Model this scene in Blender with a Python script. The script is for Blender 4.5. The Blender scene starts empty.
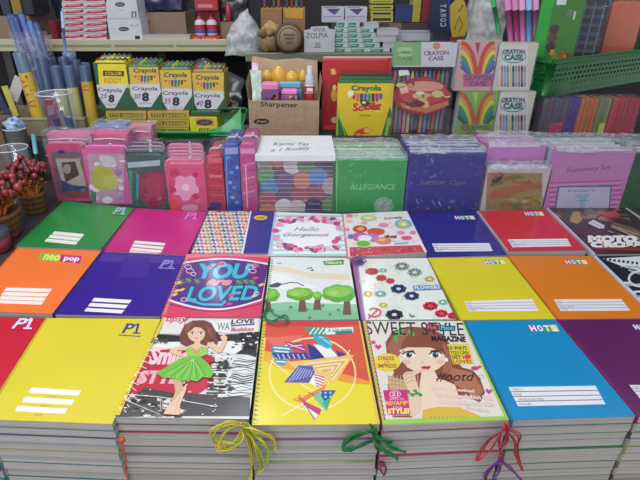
import bpy, math, random
from mathutils import Vector, Matrix, noise
from mathutils.geometry import tessellate_polygon

random.seed(7)
COL = bpy.context.scene.collection
# ---------------------------------------------------------------- measurements
FOC = 500.0                      # focal length in pixels of the 640 px wide frame
PITCH = math.atan(260.0 / FOC)
CT, ST = math.cos(PITCH), math.sin(PITCH)
ZT = 0.86                        # height of the top covers of the notebooks
CAM = Vector((0.0, -0.428, ZT + 0.472))
PX0 = 300.0

def ray(px, py):
    a = (px - PX0) / FOC; b = (py - 240.0) / FOC
    return Vector((a, CT - b * ST, -ST - b * CT))
def at_z(px, py, z):
    d = ray(px, py); return CAM + d * ((z - CAM.z) / d.z)
def at_y(px, py, y):
    d = ray(px, py); return CAM + d * ((y - CAM.y) / d.y)

def lin(c):
    g = sum(c)/3; c = [v*.92 + g*.06 + 4 for v in c]   # milky haze put into every colour: greyer, with lifted blacks
    o = []
    for v in c:
        v = v / 255.0
        o.append(v / 12.92 if v <= 0.04045 else ((v + 0.055) / 1.055) ** 2.4)
    return (o[0], o[1], o[2], 1.0)

# ---------------------------------------------------------------- materials
MAT = {}
def new_mat(name):
    m = bpy.data.materials.new(name); m.use_nodes = True
    nt = m.node_tree; nt.nodes.clear()
    return m, nt, nt.nodes, nt.links
def mat_painted(name, rough=0.4, coat=0.0, bump=0.0, bscale=40.0, vary=0.08, spec=0.5, stripes=0.0, alpha=1.0, metal=0.0):
    m, nt, N, L = new_mat(name)
    out = N.new('ShaderNodeOutputMaterial'); p = N.new('ShaderNodeBsdfPrincipled')
    at = N.new('ShaderNodeAttribute'); at.attribute_name = 'Col'
    tc = N.new('ShaderNodeTexCoord'); nz = N.new('ShaderNodeTexNoise')
    nz.inputs['Scale'].default_value = bscale; nz.inputs['Detail'].default_value = 3
    L.new(tc.outputs['Object'], nz.inputs['Vector'])
    mr = N.new('ShaderNodeMapRange'); mr.inputs['To Min'].default_value = 1 - vary; mr.inputs['To Max'].default_value = 1 + vary
    mr.inputs['From Min'].default_value = 0.3; mr.inputs['From Max'].default_value = 0.7
    L.new(nz.outputs['Fac'], mr.inputs['Value'])
    mul = N.new('ShaderNodeVectorMath'); mul.operation = 'SCALE'
    L.new(at.outputs['Color'], mul.inputs[0]); L.new(mr.outputs['Result'], mul.inputs['Scale'])
    src = mul.outputs[0]
    if stripes:
        mp = N.new('ShaderNodeMapping'); mp.inputs['Scale'].default_value = (6, 6, 1400)
        L.new(tc.outputs['Object'], mp.inputs['Vector'])
        n2 = N.new('ShaderNodeTexNoise'); n2.inputs['Scale'].default_value = 1.0; n2.inputs['Detail'].default_value = 2
        L.new(mp.outputs['Vector'], n2.inputs['Vector'])
        m2 = N.new('ShaderNodeMapRange'); m2.inputs['From Min'].default_value = .3; m2.inputs['From Max'].default_value = .7
        m2.inputs['To Min'].default_value = 1 - stripes; m2.inputs['To Max'].default_value = 1.0 + stripes * .4
        L.new(n2.outputs['Fac'], m2.inputs['Value'])
        mu2 = N.new('ShaderNodeVectorMath'); mu2.operation = 'SCALE'
        L.new(src, mu2.inputs[0]); L.new(m2.outputs['Result'], mu2.inputs['Scale']); src = mu2.outputs[0]
    L.new(src, p.inputs['Base Color'])
    p.inputs['Roughness'].default_value = rough; p.inputs['Metallic'].default_value = metal
    p.inputs['Specular IOR Level'].default_value = spec
    p.inputs['Coat Weight'].default_value = coat; p.inputs['Coat Roughness'].default_value = 0.12
    if bump:
        n3 = N.new('ShaderNodeTexNoise'); n3.inputs['Scale'].default_value = bscale * .5; n3.inputs['Detail'].default_value = 1
        L.new(tc.outputs['Object'], n3.inputs['Vector'])
        b = N.new('ShaderNodeBump'); b.inputs['Strength'].default_value = bump; b.inputs['Distance'].default_value = 0.004
        L.new(n3.outputs['Fac'], b.inputs['Height']); L.new(b.outputs['Normal'], p.inputs['Normal'])
        L.new(b.outputs['Normal'], p.inputs['Coat Normal'])
    L.new(p.outputs['BSDF'], out.inputs['Surface'])
    MAT[name] = m
    return m
def mat_film(name, base=0.08, streak=0.35, scale=30.0, tint=(.95, .96, 1.0), rough=0.12, milk=0.5, bump=1.0, lo=.52, hi=.72, dist=1.5):
    """thin crinkled clear film: mostly transparent, with milky glossy creases"""
    m, nt, N, L = new_mat(name)
    out = N.new('ShaderNodeOutputMaterial')
    tr = N.new('ShaderNodeBsdfTransparent'); tr.inputs['Color'].default_value = (*tint, 1)
    gl = N.new('ShaderNodeBsdfGlossy'); gl.inputs['Roughness'].default_value = rough
    df = N.new('ShaderNodeBsdfDiffuse'); df.inputs['Color'].default_value = (.85, .87, .9, 1)
    tc = N.new('ShaderNodeTexCoord'); nz = N.new('ShaderNodeTexNoise')
    nz.inputs['Scale'].default_value = scale; nz.inputs['Detail'].default_value = 4; nz.inputs['Distortion'].default_value = dist
    L.new(tc.outputs['Object'], nz.inputs['Vector'])
    r = N.new('ShaderNodeMapRange'); r.inputs['From Min'].default_value = lo; r.inputs['From Max'].default_value = hi
    r.inputs['To Min'].default_value = base; r.inputs['To Max'].default_value = base + streak
    L.new(nz.outputs['Fac'], r.inputs['Value'])
    b = N.new('ShaderNodeBump'); b.inputs['Strength'].default_value = bump; b.inputs['Distance'].default_value = .01
    L.new(nz.outputs['Fac'], b.inputs['Height']); L.new(b.outputs['Normal'], gl.inputs['Normal'])
    mx = N.new('ShaderNodeMixShader'); mx.inputs[0].default_value = milk
    L.new(gl.outputs[0], mx.inputs[1]); L.new(df.outputs[0], mx.inputs[2])
    m2 = N.new('ShaderNodeMixShader'); L.new(r.outputs['Result'], m2.inputs[0])
    L.new(tr.outputs[0], m2.inputs[1]); L.new(mx.outputs[0], m2.inputs[2])
    L.new(m2.outputs[0], out.inputs['Surface'])
    MAT[name] = m
    return m
mat_painted('glossy_cover', .32, .45, .05, 10, .03, .5)
mat_painted('printed_card', .5, .1, .03, 30, .05)
mat_painted('cardboard', .85, 0, .15, 60, .10, .2)
mat_painted('paper_edges', .8, 0, 0, 30, .05, .2, stripes=.22)
mat_painted('soft_plastic', .35, .2, .25, 35, .08)
mat_painted('hard_plastic', .3, .2, 0, 20, .04)
mat_painted('crumpled_foil', .25, .5, 1.0, 55, .35)
mat_painted('rough_fibre', .9, 0, .5, 120, .22, .2)
mat_painted('painted_wall', .8, 0, .1, 8, .12, .2)
mat_film('clear_wrap', .045, .22, 48, lo=.6, hi=.68, dist=3)
mat_film('loose_wrap', .14, .42, 24)
mat_film('clear_cup', .16, .12, 14, rough=.06, milk=.3, bump=.2)
mat_film('milky_bag', .45, .4, 22, tint=(.8, .84, .9), milk=.75)

# ---------------------------------------------------------------- mesh builder
class MB:
    def __init__(s):
        s.v = []; s.f = []; s.c = []; s.sm = []
        s.M = Matrix.Identity(4)
    def add(s, vs, fs, col, smooth=False):
        o = len(s.v); s.v += [tuple(s.M @ Vector(v)) for v in vs]
        cl = lin(col)
        for f in fs:
            s.f.append([i + o for i in f]); s.c.append(cl); s.sm.append(smooth)
    def box(s, x0, y0, z0, x1, y1, z1, col, bev=0.0):
        if bev <= 0:
            vs = [(x0,y0,z0),(x1,y0,z0),(x1,y1,z0),(x0,y1,z0),(x0,y0,z1),(x1,y0,z1),(x1,y1,z1),(x0,y1,z1)]
            s.add(vs, [(3,2,1,0),(4,5,6,7),(0,1,5,4),(1,2,6,5),(2,3,7,6),(3,0,4,7)], col); return
        b = min(bev, (x1-x0)*.45, (y1-y0)*.45, (z1-z0)*.45)
        # three stacked chamfered rings, closed top and bottom
        def ring(i, z): return [(x0+i,y0,z),(x1-i,y0,z),(x1,y0+i,z),(x1,y1-i,z),(x1-i,y1,z),(x0+i,y1,z),(x0,y1-i,z),(x0,y0+i,z)]
        def ring2(i, z): return [(x0+i+b*.3,y0+i,z),(x1-i-b*.3,y0+i,z),(x1-i,y0+i+b*.3,z),(x1-i,y1-i-b*.3,z),(x1-i-b*.3,y1-i,z),(x0+i+b*.3,y1-i,z),(x0+i,y1-i-b*.3,z),(x0+i,y0+i+b*.3,z)]
        R = [ring2(b, z0), ring(b, z0+b), ring(b, z1-b), ring2(b, z1)]
        vs = sum(R, []); fs = [tuple(reversed(range(8))), tuple(range(24, 32))]
        for k in range(3):
            for j in range(8):
                fs.append((k*8+j, k*8+(j+1)%8, (k+1)*8+(j+1)%8, (k+1)*8+j))
        s.add(vs, fs, col)
    def prism(s, pts, z0, z1, col, smooth=False):
        """outline pts (x, y) extruded from z0 to z1"""
        n = len(pts)
        vs = [(p[0], p[1], z0) for p in pts] + [(p[0], p[1], z1) for p in pts]
        fs = [tuple(reversed(range(n))), tuple(range(n, 2*n))]
        s.add(vs, fs, col)
        o = len(s.v) - 2*n
        cl = lin(col)
        for j in range(n):
            s.f.append([o+j, o+(j+1)%n, o+n+(j+1)%n, o+n+j]); s.c.append(cl); s.sm.append(smooth)
    def slab_y(s, pts, y0, y1, col, smooth=False):
        """outline pts (x, z) extruded along y"""
        M = s.M.copy(); s.M = M @ Matrix(((1,0,0,0),(0,0,-1,0),(0,1,0,0),(0,0,0,1)))
        s.prism(pts, -y1, -y0, col, smooth); s.M = M
    def lathe(s, prof, col, n=16, cx=0, cy=0, smooth=True, cols=None):
        vs = []
        for r, z in prof:
            for k in range(n):
                a = 2*math.pi*k/n; vs.append((cx + r*math.cos(a), cy + r*math.sin(a), z))
        o = len(s.v); s.v += [tuple(s.M @ Vector(v)) for v in vs]
        for i in range(len(prof)-1):
            cl = lin(cols[i] if cols else col)
            for k in range(n):
                s.f.append([o+i*n+k, o+i*n+(k+1)%n, o+(i+1)*n+(k+1)%n, o+(i+1)*n+k]); s.c.append(cl); s.sm.append(smooth)
    def tube(s, path, r, col, n=6, closed=False, radii=None):
        P = [Vector(p) for p in path]; m = len(P)
        vs = []; up = Vector((0.13, 0.31, 0.94)).normalized()
        for i, p in enumerate(P):
            t = (P[min(i+1, m-1)] - P[max(i-1, 0)])
            t = t.normalized() if t.length > 1e-9 else Vector((0, 0, 1))
            a = t.cross(up)
            if a.length < .05: a = t.cross(Vector((1, 0, 0)))
            a.normalize(); b = t.cross(a)
            rr = radii[i] if radii else r
            for k in range(n):
                w = 2*math.pi*k/n; vs.append(p + (a*math.cos(w) + b*math.sin(w))*rr)
        fs = []
        for i in range(m-1):
            for k in range(n):
                fs.append((i*n+k, i*n+(k+1)%n, (i+1)*n+(k+1)%n, (i+1)*n+k))
        fs.append(tuple(range(n))); fs.append(tuple(reversed(range((m-1)*n, m*n))))
        s.add(vs, fs, col, True)
    def blob(s, c, r, col, n=10, m=7, jit=0.0, seed=0):
        vs = []; rx, ry, rz = r if isinstance(r, (tuple, list)) else (r, r, r)
        for i in range(m+1):
            t = math.pi*i/m
            for k in range(n):
                a = 2*math.pi*k/n
                d = Vector((math.sin(t)*math.cos(a), math.sin(t)*math.sin(a), math.cos(t)))
                q = 1 + (jit*noise.noise(d*2.3 + Vector((seed, seed*.7, 0))) if jit else 0)
                vs.append((c[0]+d.x*rx*q, c[1]+d.y*ry*q, c[2]+d.z*rz*q))
        fs = []
        for i in range(m):
            for k in range(n):
                fs.append((i*n+k, (i+1)*n+k, (i+1)*n+(k+1)%n, i*n+(k+1)%n))
        s.add(vs, fs, col, True)
    def puffbox(s, x0, y0, z0, x1, y1, z1, col, amp=.004, n=7, seed=0, freq=18):
        """subdivided box shell pushed in and out by noise: film, bags, crumpled packs"""
        def push(p):
            q = Vector(p); k = noise.noise_vector(q*freq + Vector((seed*3.1, seed, 0)))
            return q + k*amp
        def face(o, a, b):
            vs = []; fs = []
            for i in range(n+1):
                for j in range(n+1):
                    vs.append(push(Vector(o) + Vector(a)*(i/n) + Vector(b)*(j/n)))
            for i in range(n):
                for j in range(n):
                    fs.append((i*(n+1)+j, (i+1)*(n+1)+j, (i+1)*(n+1)+j+1, i*(n+1)+j+1))
            s.add(vs, fs, col, True)
        X, Y, Z = x1-x0, y1-y0, z1-z0
        face((x0,y0,z0), (X,0,0), (0,0,Z)); face((x1,y1,z0), (-X,0,0), (0,0,Z))
        face((x0,y1,z0), (0,-Y,0), (0,0,Z)); face((x1,y0,z0), (0,Y,0), (0,0,Z))
        face((x0,y0,z1), (X,0,0), (0,Y,0)); face((x0,y1,z0), (X,0,0), (0,-Y,0))
    def sheet(s, fn, nu, nv, col, colfn=None):
        vs = []
        for i in range(nu+1):
            for j in range(nv+1): vs.append(fn(i/nu, j/nv))
        for v in [0]:
            o = len(s.v); s.v += [tuple(s.M @ Vector(q)) for q in vs]
        for i in range(nu):
            for j in range(nv):
                s.f.append([o+i*(nv+1)+j, o+(i+1)*(nv+1)+j, o+(i+1)*(nv+1)+j+1, o+i*(nv+1)+j+1])
                s.c.append(lin(colfn((i+.5)/nu, (j+.5)/nv) if colfn else col)); s.sm.append(True)
    def put(s, art):
        """print an Art onto the surface it was made for"""
        for tri, cl, l in art.t:
            o = len(s.v); s.v += [tuple(s.M @ art.out(q[0], q[1], l)) for q in tri]
            s.f.append(list(range(o, o+len(tri)))); s.c.append(cl); s.sm.append(False)
    def build(s, name, mat, parent=None, loc=None):
        me = bpy.data.meshes.new(name); me.from_pydata(s.v, [], s.f)
        me.materials.append(MAT[mat] if isinstance(mat, str) else mat)
        ca = me.color_attributes.new('Col', 'FLOAT_COLOR', 'CORNER')
        buf = []
        for p, c in zip(me.polygons, s.c):
            buf += list(c) * p.loop_total
        ca.data.foreach_set('color', buf)
        me.polygons.foreach_set('use_smooth', s.sm)
        me.update()
        o = bpy.data.objects.new(name, me); COL.objects.link(o)
        if parent is not None: o.parent = parent
        if loc is not None: o.location = loc
        return o

# ---------------------------------------------------------------- flat print work
_TT = {}
def text_tris(body, bold=0.0, shear=0.0, res=2):
    k = (body, bold, shear, res)
    if k in _TT: return _TT[k]
    cu = bpy.data.curves.new('lettering', 'FONT'); cu.body = body; cu.offset = bold; cu.shear = shear
    cu.resolution_u = res; cu.dimensions = '2D'; cu.fill_mode = 'BOTH'
    ob = bpy.data.objects.new('lettering', cu)
    me = bpy.data.meshes.new_from_object(ob)
    me.calc_loop_triangles()
    V = [(v.co.x, v.co.y) for v in me.vertices]
    T = [tuple(V[i] for i in t.vertices) for t in me.loop_triangles]
    bpy.data.objects.remove(ob); bpy.data.curves.remove(cu); bpy.data.meshes.remove(me)
    xs = [v[0] for v in V]; ys = [v[1] for v in V]
    r = (T, min(xs), min(ys), max(xs), max(ys)); _TT[k] = r
    return r
def clip(poly, x0, y0, x1, y1):
    def cut(P, ins, inter):
        o = []
        for i in range(len(P)):
            a, b = P[i-1], P[i]
            if ins(b):
                if not ins(a): o.append(inter(a, b))
                o.append(b)
            elif ins(a): o.append(inter(a, b))
        return o
    def ix(v): return lambda a, b: (v, a[1] + (b[1]-a[1])*(v-a[0])/(b[0]-a[0]))
    def iy(v): return lambda a, b: (a[0] + (b[0]-a[0])*(v-a[1])/(b[1]-a[1]), v)
    P = poly
    for ins, inter in ((lambda p: p[0] >= x0, ix(x0)), (lambda p: p[0] <= x1, ix(x1)), (lambda p: p[1] >= y0, iy(y0)), (lambda p: p[1] <= y1, iy(y1))):
        if len(P) < 3: return []
        P = cut(P, ins, inter)
    return P
class Art:
    """print measured on a zoomed view: K = (x0, y0, scale) of that view; inv takes a pixel to the surface, out takes the surface to space"""
    def __init__(s, inv, out, bounds, K=(0, 0, 1)):
        s.inv = inv; s.out = out; s.b = bounds; s.K = K; s.t = []; s.l = 1; s.hold = False
    def q(s, x, y):
        return s.inv(s.K[0] + x/s.K[2], s.K[1] + y/s.K[2])
    def step(s):
        if not s.hold: s.l += 1
    def raw(s, pts, col):
        cl = lin(col)
        for t in tessellate_polygon([[Vector((p[0], p[1], 0)) for p in pts]]):
            c = clip([tuple(pts[i]) for i in t], *s.b)
            if len(c) >= 3:
                A = sum(c[i-1][0]*c[i][1]-c[i][0]*c[i-1][1] for i in range(len(c)))
                if A < 0: c = c[::-1]
                s.t.append((c, cl, s.l))
        s.step()
    def fill(s, col):
        x0, y0, x1, y1 = s.b; s.raw([(x0,y0),(x1,y0),(x1,y1),(x0,y1)], col)
    def poly(s, pts, col): s.raw([s.q(*p) for p in pts], col)
    def rect(s, x0, y0, x1, y1, col): s.poly([(x0,y0),(x1,y0),(x1,y1),(x0,y1)], col)
    def ell(s, cx, cy, rx, ry, col, n=16, rot=0):
        c, d = math.cos(rot), math.sin(rot)
        s.poly([(cx + rx*math.cos(t)*c - ry*math.sin(t)*d, cy + rx*math.cos(t)*d + ry*math.sin(t)*c) for t in [2*math.pi*k/n for k in range(n)]], col)
    def line(s, pts, w, col):
        n = len(pts); L = []; R = []
        def nrm(a, b):
            d = math.hypot(b[0]-a[0], b[1]-a[1]) or 1; return (-(b[1]-a[1])/d, (b[0]-a[0])/d)
        closed = n > 3 and math.hypot(pts[0][0]-pts[-1][0], pts[0][1]-pts[-1][1]) < 1e-6
        for i in range(n):
            if closed: p, q = nrm(pts[i-1] if i else pts[-2], pts[i]), nrm(pts[i], pts[i+1] if i < n-1 else pts[1])
            else: p = nrm(pts[max(i-1,0)], pts[max(i,1)]); q = nrm(pts[min(i,n-2)], pts[min(i+1,n-1)])
            x, y = p[0]+q[0], p[1]+q[1]; m = math.hypot(x, y) or 1; x /= m; y /= m
            k = w/2/max(.5, x*p[0]+y*p[1]); L.append((pts[i][0]+x*k, pts[i][1]+y*k)); R.append((pts[i][0]-x*k, pts[i][1]-y*k))
        h = s.hold; s.hold = True
        for i in range(n-1): s.poly([L[i], L[i+1], R[i+1], R[i]], col)
        s.hold = h; s.step()
    def ring(s, cx, cy, rx, ry, w, col, n=28, a0=0, a1=6.2832):
        s.line([(cx + rx*math.cos(a0+(a1-a0)*k/n), cy + ry*math.sin(a0+(a1-a0)*k/n)) for k in range(n+1)], w, col)
    def flower(s, cx, cy, rx, ry, col, mid, petals=6, rot=0):
        h = s.hold; s.hold = True
        for k in range(petals):
            a = rot + 2*math.pi*k/petals
            s.ell(cx + rx*.62*math.cos(a), cy + ry*.62*math.sin(a), rx*.4, ry*.42, col, 8)
        s.l += 1; s.ell(cx, cy, rx*.45, ry*.45, col, 8); s.l += 1
        s.ell(cx, cy, rx*.28, ry*.3, mid, 8); s.hold = h; s.step()
    def text(s, body, x, y, w, h, col, dx=0.0, dy=0.0, bold=0.0, shear=0.0, out=None, ow=.03, res=2):
        """x, y: lower left corner; w, h: size; dx: how far the top leans; dy: how far the right end sinks"""
        if out is not None: s.text(body, x, y, w, h, out, dx, dy, bold+ow, shear, None, 0, res)
        T, a, b, c, d = text_tris(body, 0, shear, res)
        if bold: T = text_tris(body, bold, shear, res)[0]
        W, H = (c-a) or 1, (d-b) or 1
        cl = lin(col)
        for t in T:
            P = []
            for (u, v) in t:
                uu, vv = (u-a)/W, (v-b)/H
                P.append(s.q(x + uu*w + vv*dx, y - vv*h + uu*dy))
            P = clip(P, *s.b)
            if len(P) >= 3:
                A = sum(P[i-1][0]*P[i][1]-P[i][0]*P[i-1][1] for i in range(len(P)))
                if A < 0: P = P[::-1]
                s.t.append((P, cl, s.l))
        s.step()
EPS = 6e-6

# ---------------------------------------------------------------- scene bookkeeping
def tag(o, label, cat, group=None, kind=None):
    o['label'] = label; o['category'] = cat
    if group: o['group'] = group
    if kind: o['kind'] = kind
    return o
def thing(name, label, cat, loc, group=None, rz=0.0):
    o = bpy.data.objects.new(name, None); COL.objects.link(o)
    o.location = loc; o.rotation_euler = (0, 0, rz); o.empty_display_size = .03
    return tag(o, label, cat, group)
def struct(o):
    o['kind'] = 'structure'; return o
def copy_tree(r, loc, label=None, group=None, rz=None, scale=None):
    c = r.copy(); COL.objects.link(c); c.location = loc
    if rz is not None: c.rotation_euler = (0, 0, rz)
    if scale is not None: c.scale = scale
    if label: c['label'] = label
    if group: c['group'] = group
    def kids(src, dst):
        for ch in [o for o in list(COL.objects) if o.parent == src]:
            d = ch.copy(); COL.objects.link(d); d.parent = dst; kids(ch, d)
    kids(r, c)
    return c
# ---------------------------------------------------------------- the setting
TABLE = ZT - 0.118        # table top
RISE = ZT - 0.012         # riser under the second and third rows
TIER = at_y(200, 136, .90).z   # platform behind the upright packs
SHL = at_y(100, 40, 1.30).z    # shelf, long left board
SHR = at_y(330, 52, 1.24).z    # shelf, lower board on the right

m = MB(); m.box(-2.2, -1.2, -.05, 2.2, 2.3, 0, (120, 115, 108)); struct(m.build('floor', 'painted_wall'))
m = MB(); m.box(-2.2, 1.72, 0, 2.2, 1.80, 2.6, (58, 54, 56)); struct(m.build('wall_back', 'painted_wall'))

t = thing('market_table', 'long plain table carrying all the notebooks', 'table', (0, .6, 0))
m = MB(); m.box(-1.15, -.66, TABLE-.03, 1.15, .75, TABLE, (150, 140, 128), .004); m.build('tabletop', 'painted_wall', t)
for sx in (-1, 1):
    for sy in (-.6, .68):
        m = MB(); m.box(sx*1.08-.025, sy-.025, 0, sx*1.08+.025, sy+.025, TABLE-.03, (90, 84, 80), .004); m.build('leg', 'hard_plastic', t)
o = MB(); o.box(-1.1, .212, TABLE, 1.1, .86, RISE, (60, 52, 56), .003)
tag(o.build('display_riser', 'cardboard'), 'low dark board under the middle and back rows of notebooks', 'riser')
o = MB(); o.box(-1.1, .865, TABLE, 1.1, 1.22, TIER, (66, 60, 62), .004)
tag(o.build('display_platform', 'cardboard'), 'dark raised platform carrying the crayon cartons and green basket', 'platform')
XR = at_y(246, 45, 1.3).x
t = thing('wall_shelf', 'long cream shelf board under the red and white boxes', 'shelf', (-1.0, 1.5, 0))
m = MB(); m.box(-1.2+1, 1.30-1.5, SHL-.028, XR+1, 1.715-1.5, SHL, (176, 170, 140), .003); m.build('board', 'hard_plastic', t)
m = MB(); m.box(-1.2+1, 1.296-1.5, SHL-.034, XR+1, 1.30-1.5, SHL+.002, (198, 192, 158), .001)
for k in range(5): m.box(-1.2+1+k*.2, 1.2945-1.5, SHL-.020, -1.2+1+k*.2+.19, 1.296-1.5, SHL-.013, (150, 146, 118))
m.build('edge_strip', 'hard_plastic', t)
for sx in (-1.15, -.55, XR-.03):
    m = MB(); m.box(sx+1, 1.62-1.5, 0, sx+1.03, 1.66-1.5, SHL-.028, (92, 88, 82)); m.build('post', 'hard_plastic', t)
t = thing('wall_shelf', 'lower shelf board under the small green and white boxes', 'shelf', (.6, 1.5, 0))
m = MB(); m.box(XR+.004-.6, 1.22-1.5, SHR-.028, .72-.6, 1.715-1.5, SHR, (120, 126, 104), .003); m.build('board', 'hard_plastic', t)
for sx in (XR+.03, .3, .66):
    m = MB(); m.box(sx-.6, 1.62-1.5, 0, sx-.57, 1.66-1.5, SHR-.028, (92, 88, 82)); m.build('post', 'hard_plastic', t)

# ---------------------------------------------------------------- camera, light
cam = bpy.data.cameras.new('camera'); co = bpy.data.objects.new('camera', cam); COL.objects.link(co)
cam.sensor_fit = 'HORIZONTAL'; cam.sensor_width = 36; cam.lens = 36*FOC/640; cam.shift_x = (320-PX0)/640
cam.clip_start = .02
co.location = CAM; co.rotation_euler = (math.pi/2 - PITCH, 0, 0)
bpy.context.scene.camera = co
def area(name, loc, tgt, sx, sy, power, col):
    l = bpy.data.lights.new(name, 'AREA'); l.shape = 'RECTANGLE'; l.size = sx; l.size_y = sy; l.energy = power; l.color = col
    o = bpy.data.objects.new(name, l); COL.objects.link(o); o.location = loc
    o.rotation_euler = (Vector(tgt)-Vector(loc)).to_track_quat('-Z', 'Y').to_euler()
area('ceiling_tube_front', (-.55, -.15, 2.2), (-.25, .3, .9), 1.1, .5, 12.5, (.95, .97, 1.0))
area('front_fill_light', (-.35, -1.35, 1.75), (-.15, .0, .85), 1.2, .5, 6.5, (1.0, .975, .95))  # unseen fill added behind the camera to brighten the stack fronts
for i_, x_ in enumerate((-.42, .34)):
    area('glare_light', (x_, 1.66, 1.70 + .08*i_), (x_*.5, .3, .86), 0.03, .16, .28, (.95, .98, 1.0))  # unseen lamps added at the back for glare streaks on the covers
area('ceiling_tube_rear', (-.5, 1.0, 2.45), (-.3, .9, 1.0), 1.3, .25, 6, (.93, .97, 1.0))
w = bpy.data.worlds.new('shop_air'); bpy.context.scene.world = w; w.use_nodes = True
w.node_tree.nodes['Background'].inputs[0].default_value = (.86, .93, 1.0, 1); w.node_tree.nodes['Background'].inputs[1].default_value = .60
sc = bpy.context.scene
sc.view_settings.view_transform = 'Standard'; sc.view_settings.look = 'None'
sc.view_settings.exposure = 0; sc.view_settings.gamma = 1
# ---------------------------------------------------------------- notebooks
PW, PH = 15.0, 20.0
PAGE = (190, 184, 180)
def bilin(Q, u, v):   # Q = TL, TR, BR, BL ; v = 0 at the bottom edge
    a = Q[3].lerp(Q[2], u); b = Q[0].lerp(Q[1], u)
    return a.lerp(b, v)
def newton(Q, p):
    u = v = .5
    for _ in range(8):
        q = bilin(Q, u, v); du = (Q[2]-Q[3]).lerp(Q[1]-Q[0], v); dv = bilin(Q, u, 1) - bilin(Q, u, 0)
        e = p - q; det = du.x*dv.y - du.y*dv.x
        u += (e.x*dv.y - e.y*dv.x)/det; v += (du.x*e.y - du.y*e.x)/det
    return u, v
COILS = {}
def notebook(px, z, thick, cover, label, group, art=None, K=None, back=None, tape=None, coil=None, z0off=None, name='notebook', bend=0.0):
    """px: the four corners of the cover TL, TR, BR, BL; z: height of the cover; thick: how thick the notebook is"""
    W = [p if isinstance(p, Vector) else at_z(p[0], p[1], z) for p in px]
    W = [Vector((p.x, p.y, 0)) for p in W]
    c = (W[0]+W[1]+W[2]+W[3])/4
    t = thing(name, label, 'notebook', (c.x, c.y, z-thick), group)
    Q = [p - c for p in W]
    def ins(d):   # shrink outline
        ux = (Q[1]-Q[0]).normalized(); uy = (Q[0]-Q[3]).normalized()
        return [Q[0]+ux*d-uy*d, Q[1]-ux*d-uy*d, Q[2]-ux*d+uy*d, Q[3]+ux*d+uy*d]
    ct = .0007 if art else .0005
    out = [(p.x, p.y) for p in reversed(Q)]        # BL BR TR TL
    m = MB(); m.prism(out, thick-ct, thick, cover)
    if art:
        zz = thick
        def inv(x, y):
            p = at_z(x, y, z); u, v = newton(Q, Vector((p.x-c.x, p.y-c.y, 0))); return (u*PW, v*PH)
        def outp(x, y, l):
            p = bilin(Q, x/PW, y/PH); return Vector((p.x, p.y, zz + l*EPS))
        a = Art(inv, outp, (0, 0, PW, PH), K or (0, 0, 1)); art(a); m.put(a)
    m.build('front_cover', 'glossy_cover', t)
    # pages: several sheaves, slightly uneven at the open edges
    m = MB(); lo = ct; n = 3
    for k in range(n):
        q = [(p.x, p.y) for p in reversed(ins(.0002 + random.random()*.0006))]
        s = random.uniform(.95, 1.03)
        m.prism(q, lo + (thick-2*ct)*k/n, lo + (thick-2*ct)*(k+1)/n, tuple(min(255, v*s) for v in PAGE))
    m.build('page_block', 'paper_edges', t)
    m = MB(); m.prism(out, 0, ct, back or cover); m.build('back_cover', 'glossy_cover', t)
    ux = (Q[2]-Q[3]).normalized(); uy = (Q[0]-Q[3]).normalized(); L = (Q[0]-Q[3]).length
    if coil:
        m = MB(); n = 26; r = thick*.5 + (.0012 if art else -.0008); P = []
        for i in range(n*8+1):
            a = 2*math.pi*i/8; s_ = .006 + (L-.012)*i/(n*8)
            p = Q[3] + uy*s_ + ux*(.0028 + r*math.cos(a)*.75)
            P.append((p.x, p.y, thick*.5 + r*math.sin(a)))
        m.tube(P, .0007, coil, 4); m.build('spiral_binding', 'hard_plastic', t)
    elif tape:
        m = MB(); w = .0005
        p = [Q[3]-ux*w-uy*w, Q[3]+ux*.003-uy*w, Q[0]+ux*.003+uy*w, Q[0]-ux*w+uy*w]
        m.prism([(v.x, v.y) for v in p], 0, thick+(.0003 if art else 0), tape); m.build('spine_tape', 'soft_plastic', t)
    return t, Q, c

def bars(a, quads, col=(238, 232, 226), lc=(150, 110, 120)):
    for (x0, y0, x1, y1, sl, h) in quads:   # top-left, top-right, slant per height, height
        a.poly([(x0, y0), (x1, y1), (x1+sl, y1+h), (x0+sl, y0+h)], col)

def p1(a, x, y, w, h, col, dx, out=None):
    a.text('P', x, y, w*.55, h, col, dx, 1, .02, .25, out, .035, 4)
    x1 = x+w*.62; a.line([(x1+w*.12+dx*.9, y-h*.98), (x1+w*.08, y)], w*.11, col); a.line([(x1+dx*.7-w*.04, y-h*.78), (x1+w*.12+dx*.95, y-h)], w*.07, col); a.line([(x1-w*.08, y), (x1+w*.3, y+1)], w*.07, col)
def art_green(a):
    a.K = (0, 200, 3.2)
    bars(a, [(174,100,270,109,-8,10), (162,111,260,121,-8,10), (150,123,250,133,-8,10)])
    p1(a, 360, 44, 44, 20, (150, 200, 190), 8, (50, 70, 140)); a.line([(352,48),(402,51)], 2, (20,60,60))
def art_magenta(a):
    a.K = (0, 200, 3.2)
    bars(a, [(432,130,530,138,-5,8), (426,141,525,150,-5,8), (420,152,520,161,-5,8), (416,162,508,170,-4,6)])
    p1(a, 590, 60, 44, 20, (214, 120, 200), 6, (90, 30, 130))
def art_orange(a):
    a.K = (0, 200, 3.2)
    bars(a, [(22,280,168,284,-10,11), (12,294,158,298,-9,11), (4,307,148,312,-8,11), (-4,320,140,325,-8,10)])
    a.poly([(132,168),(196,174),(190,198),(122,191)], (130, 190, 60)); a.poly([(196,174),(262,180),(256,203),(190,198)], (190, 40, 120))
    a.text('neo', 138, 190, 50, 16, (245, 240, 90), 5, 4, .03, .2); a.text('pop', 202, 197, 48, 15, (250, 240, 250), 4, 3, .03, .1)
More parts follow.
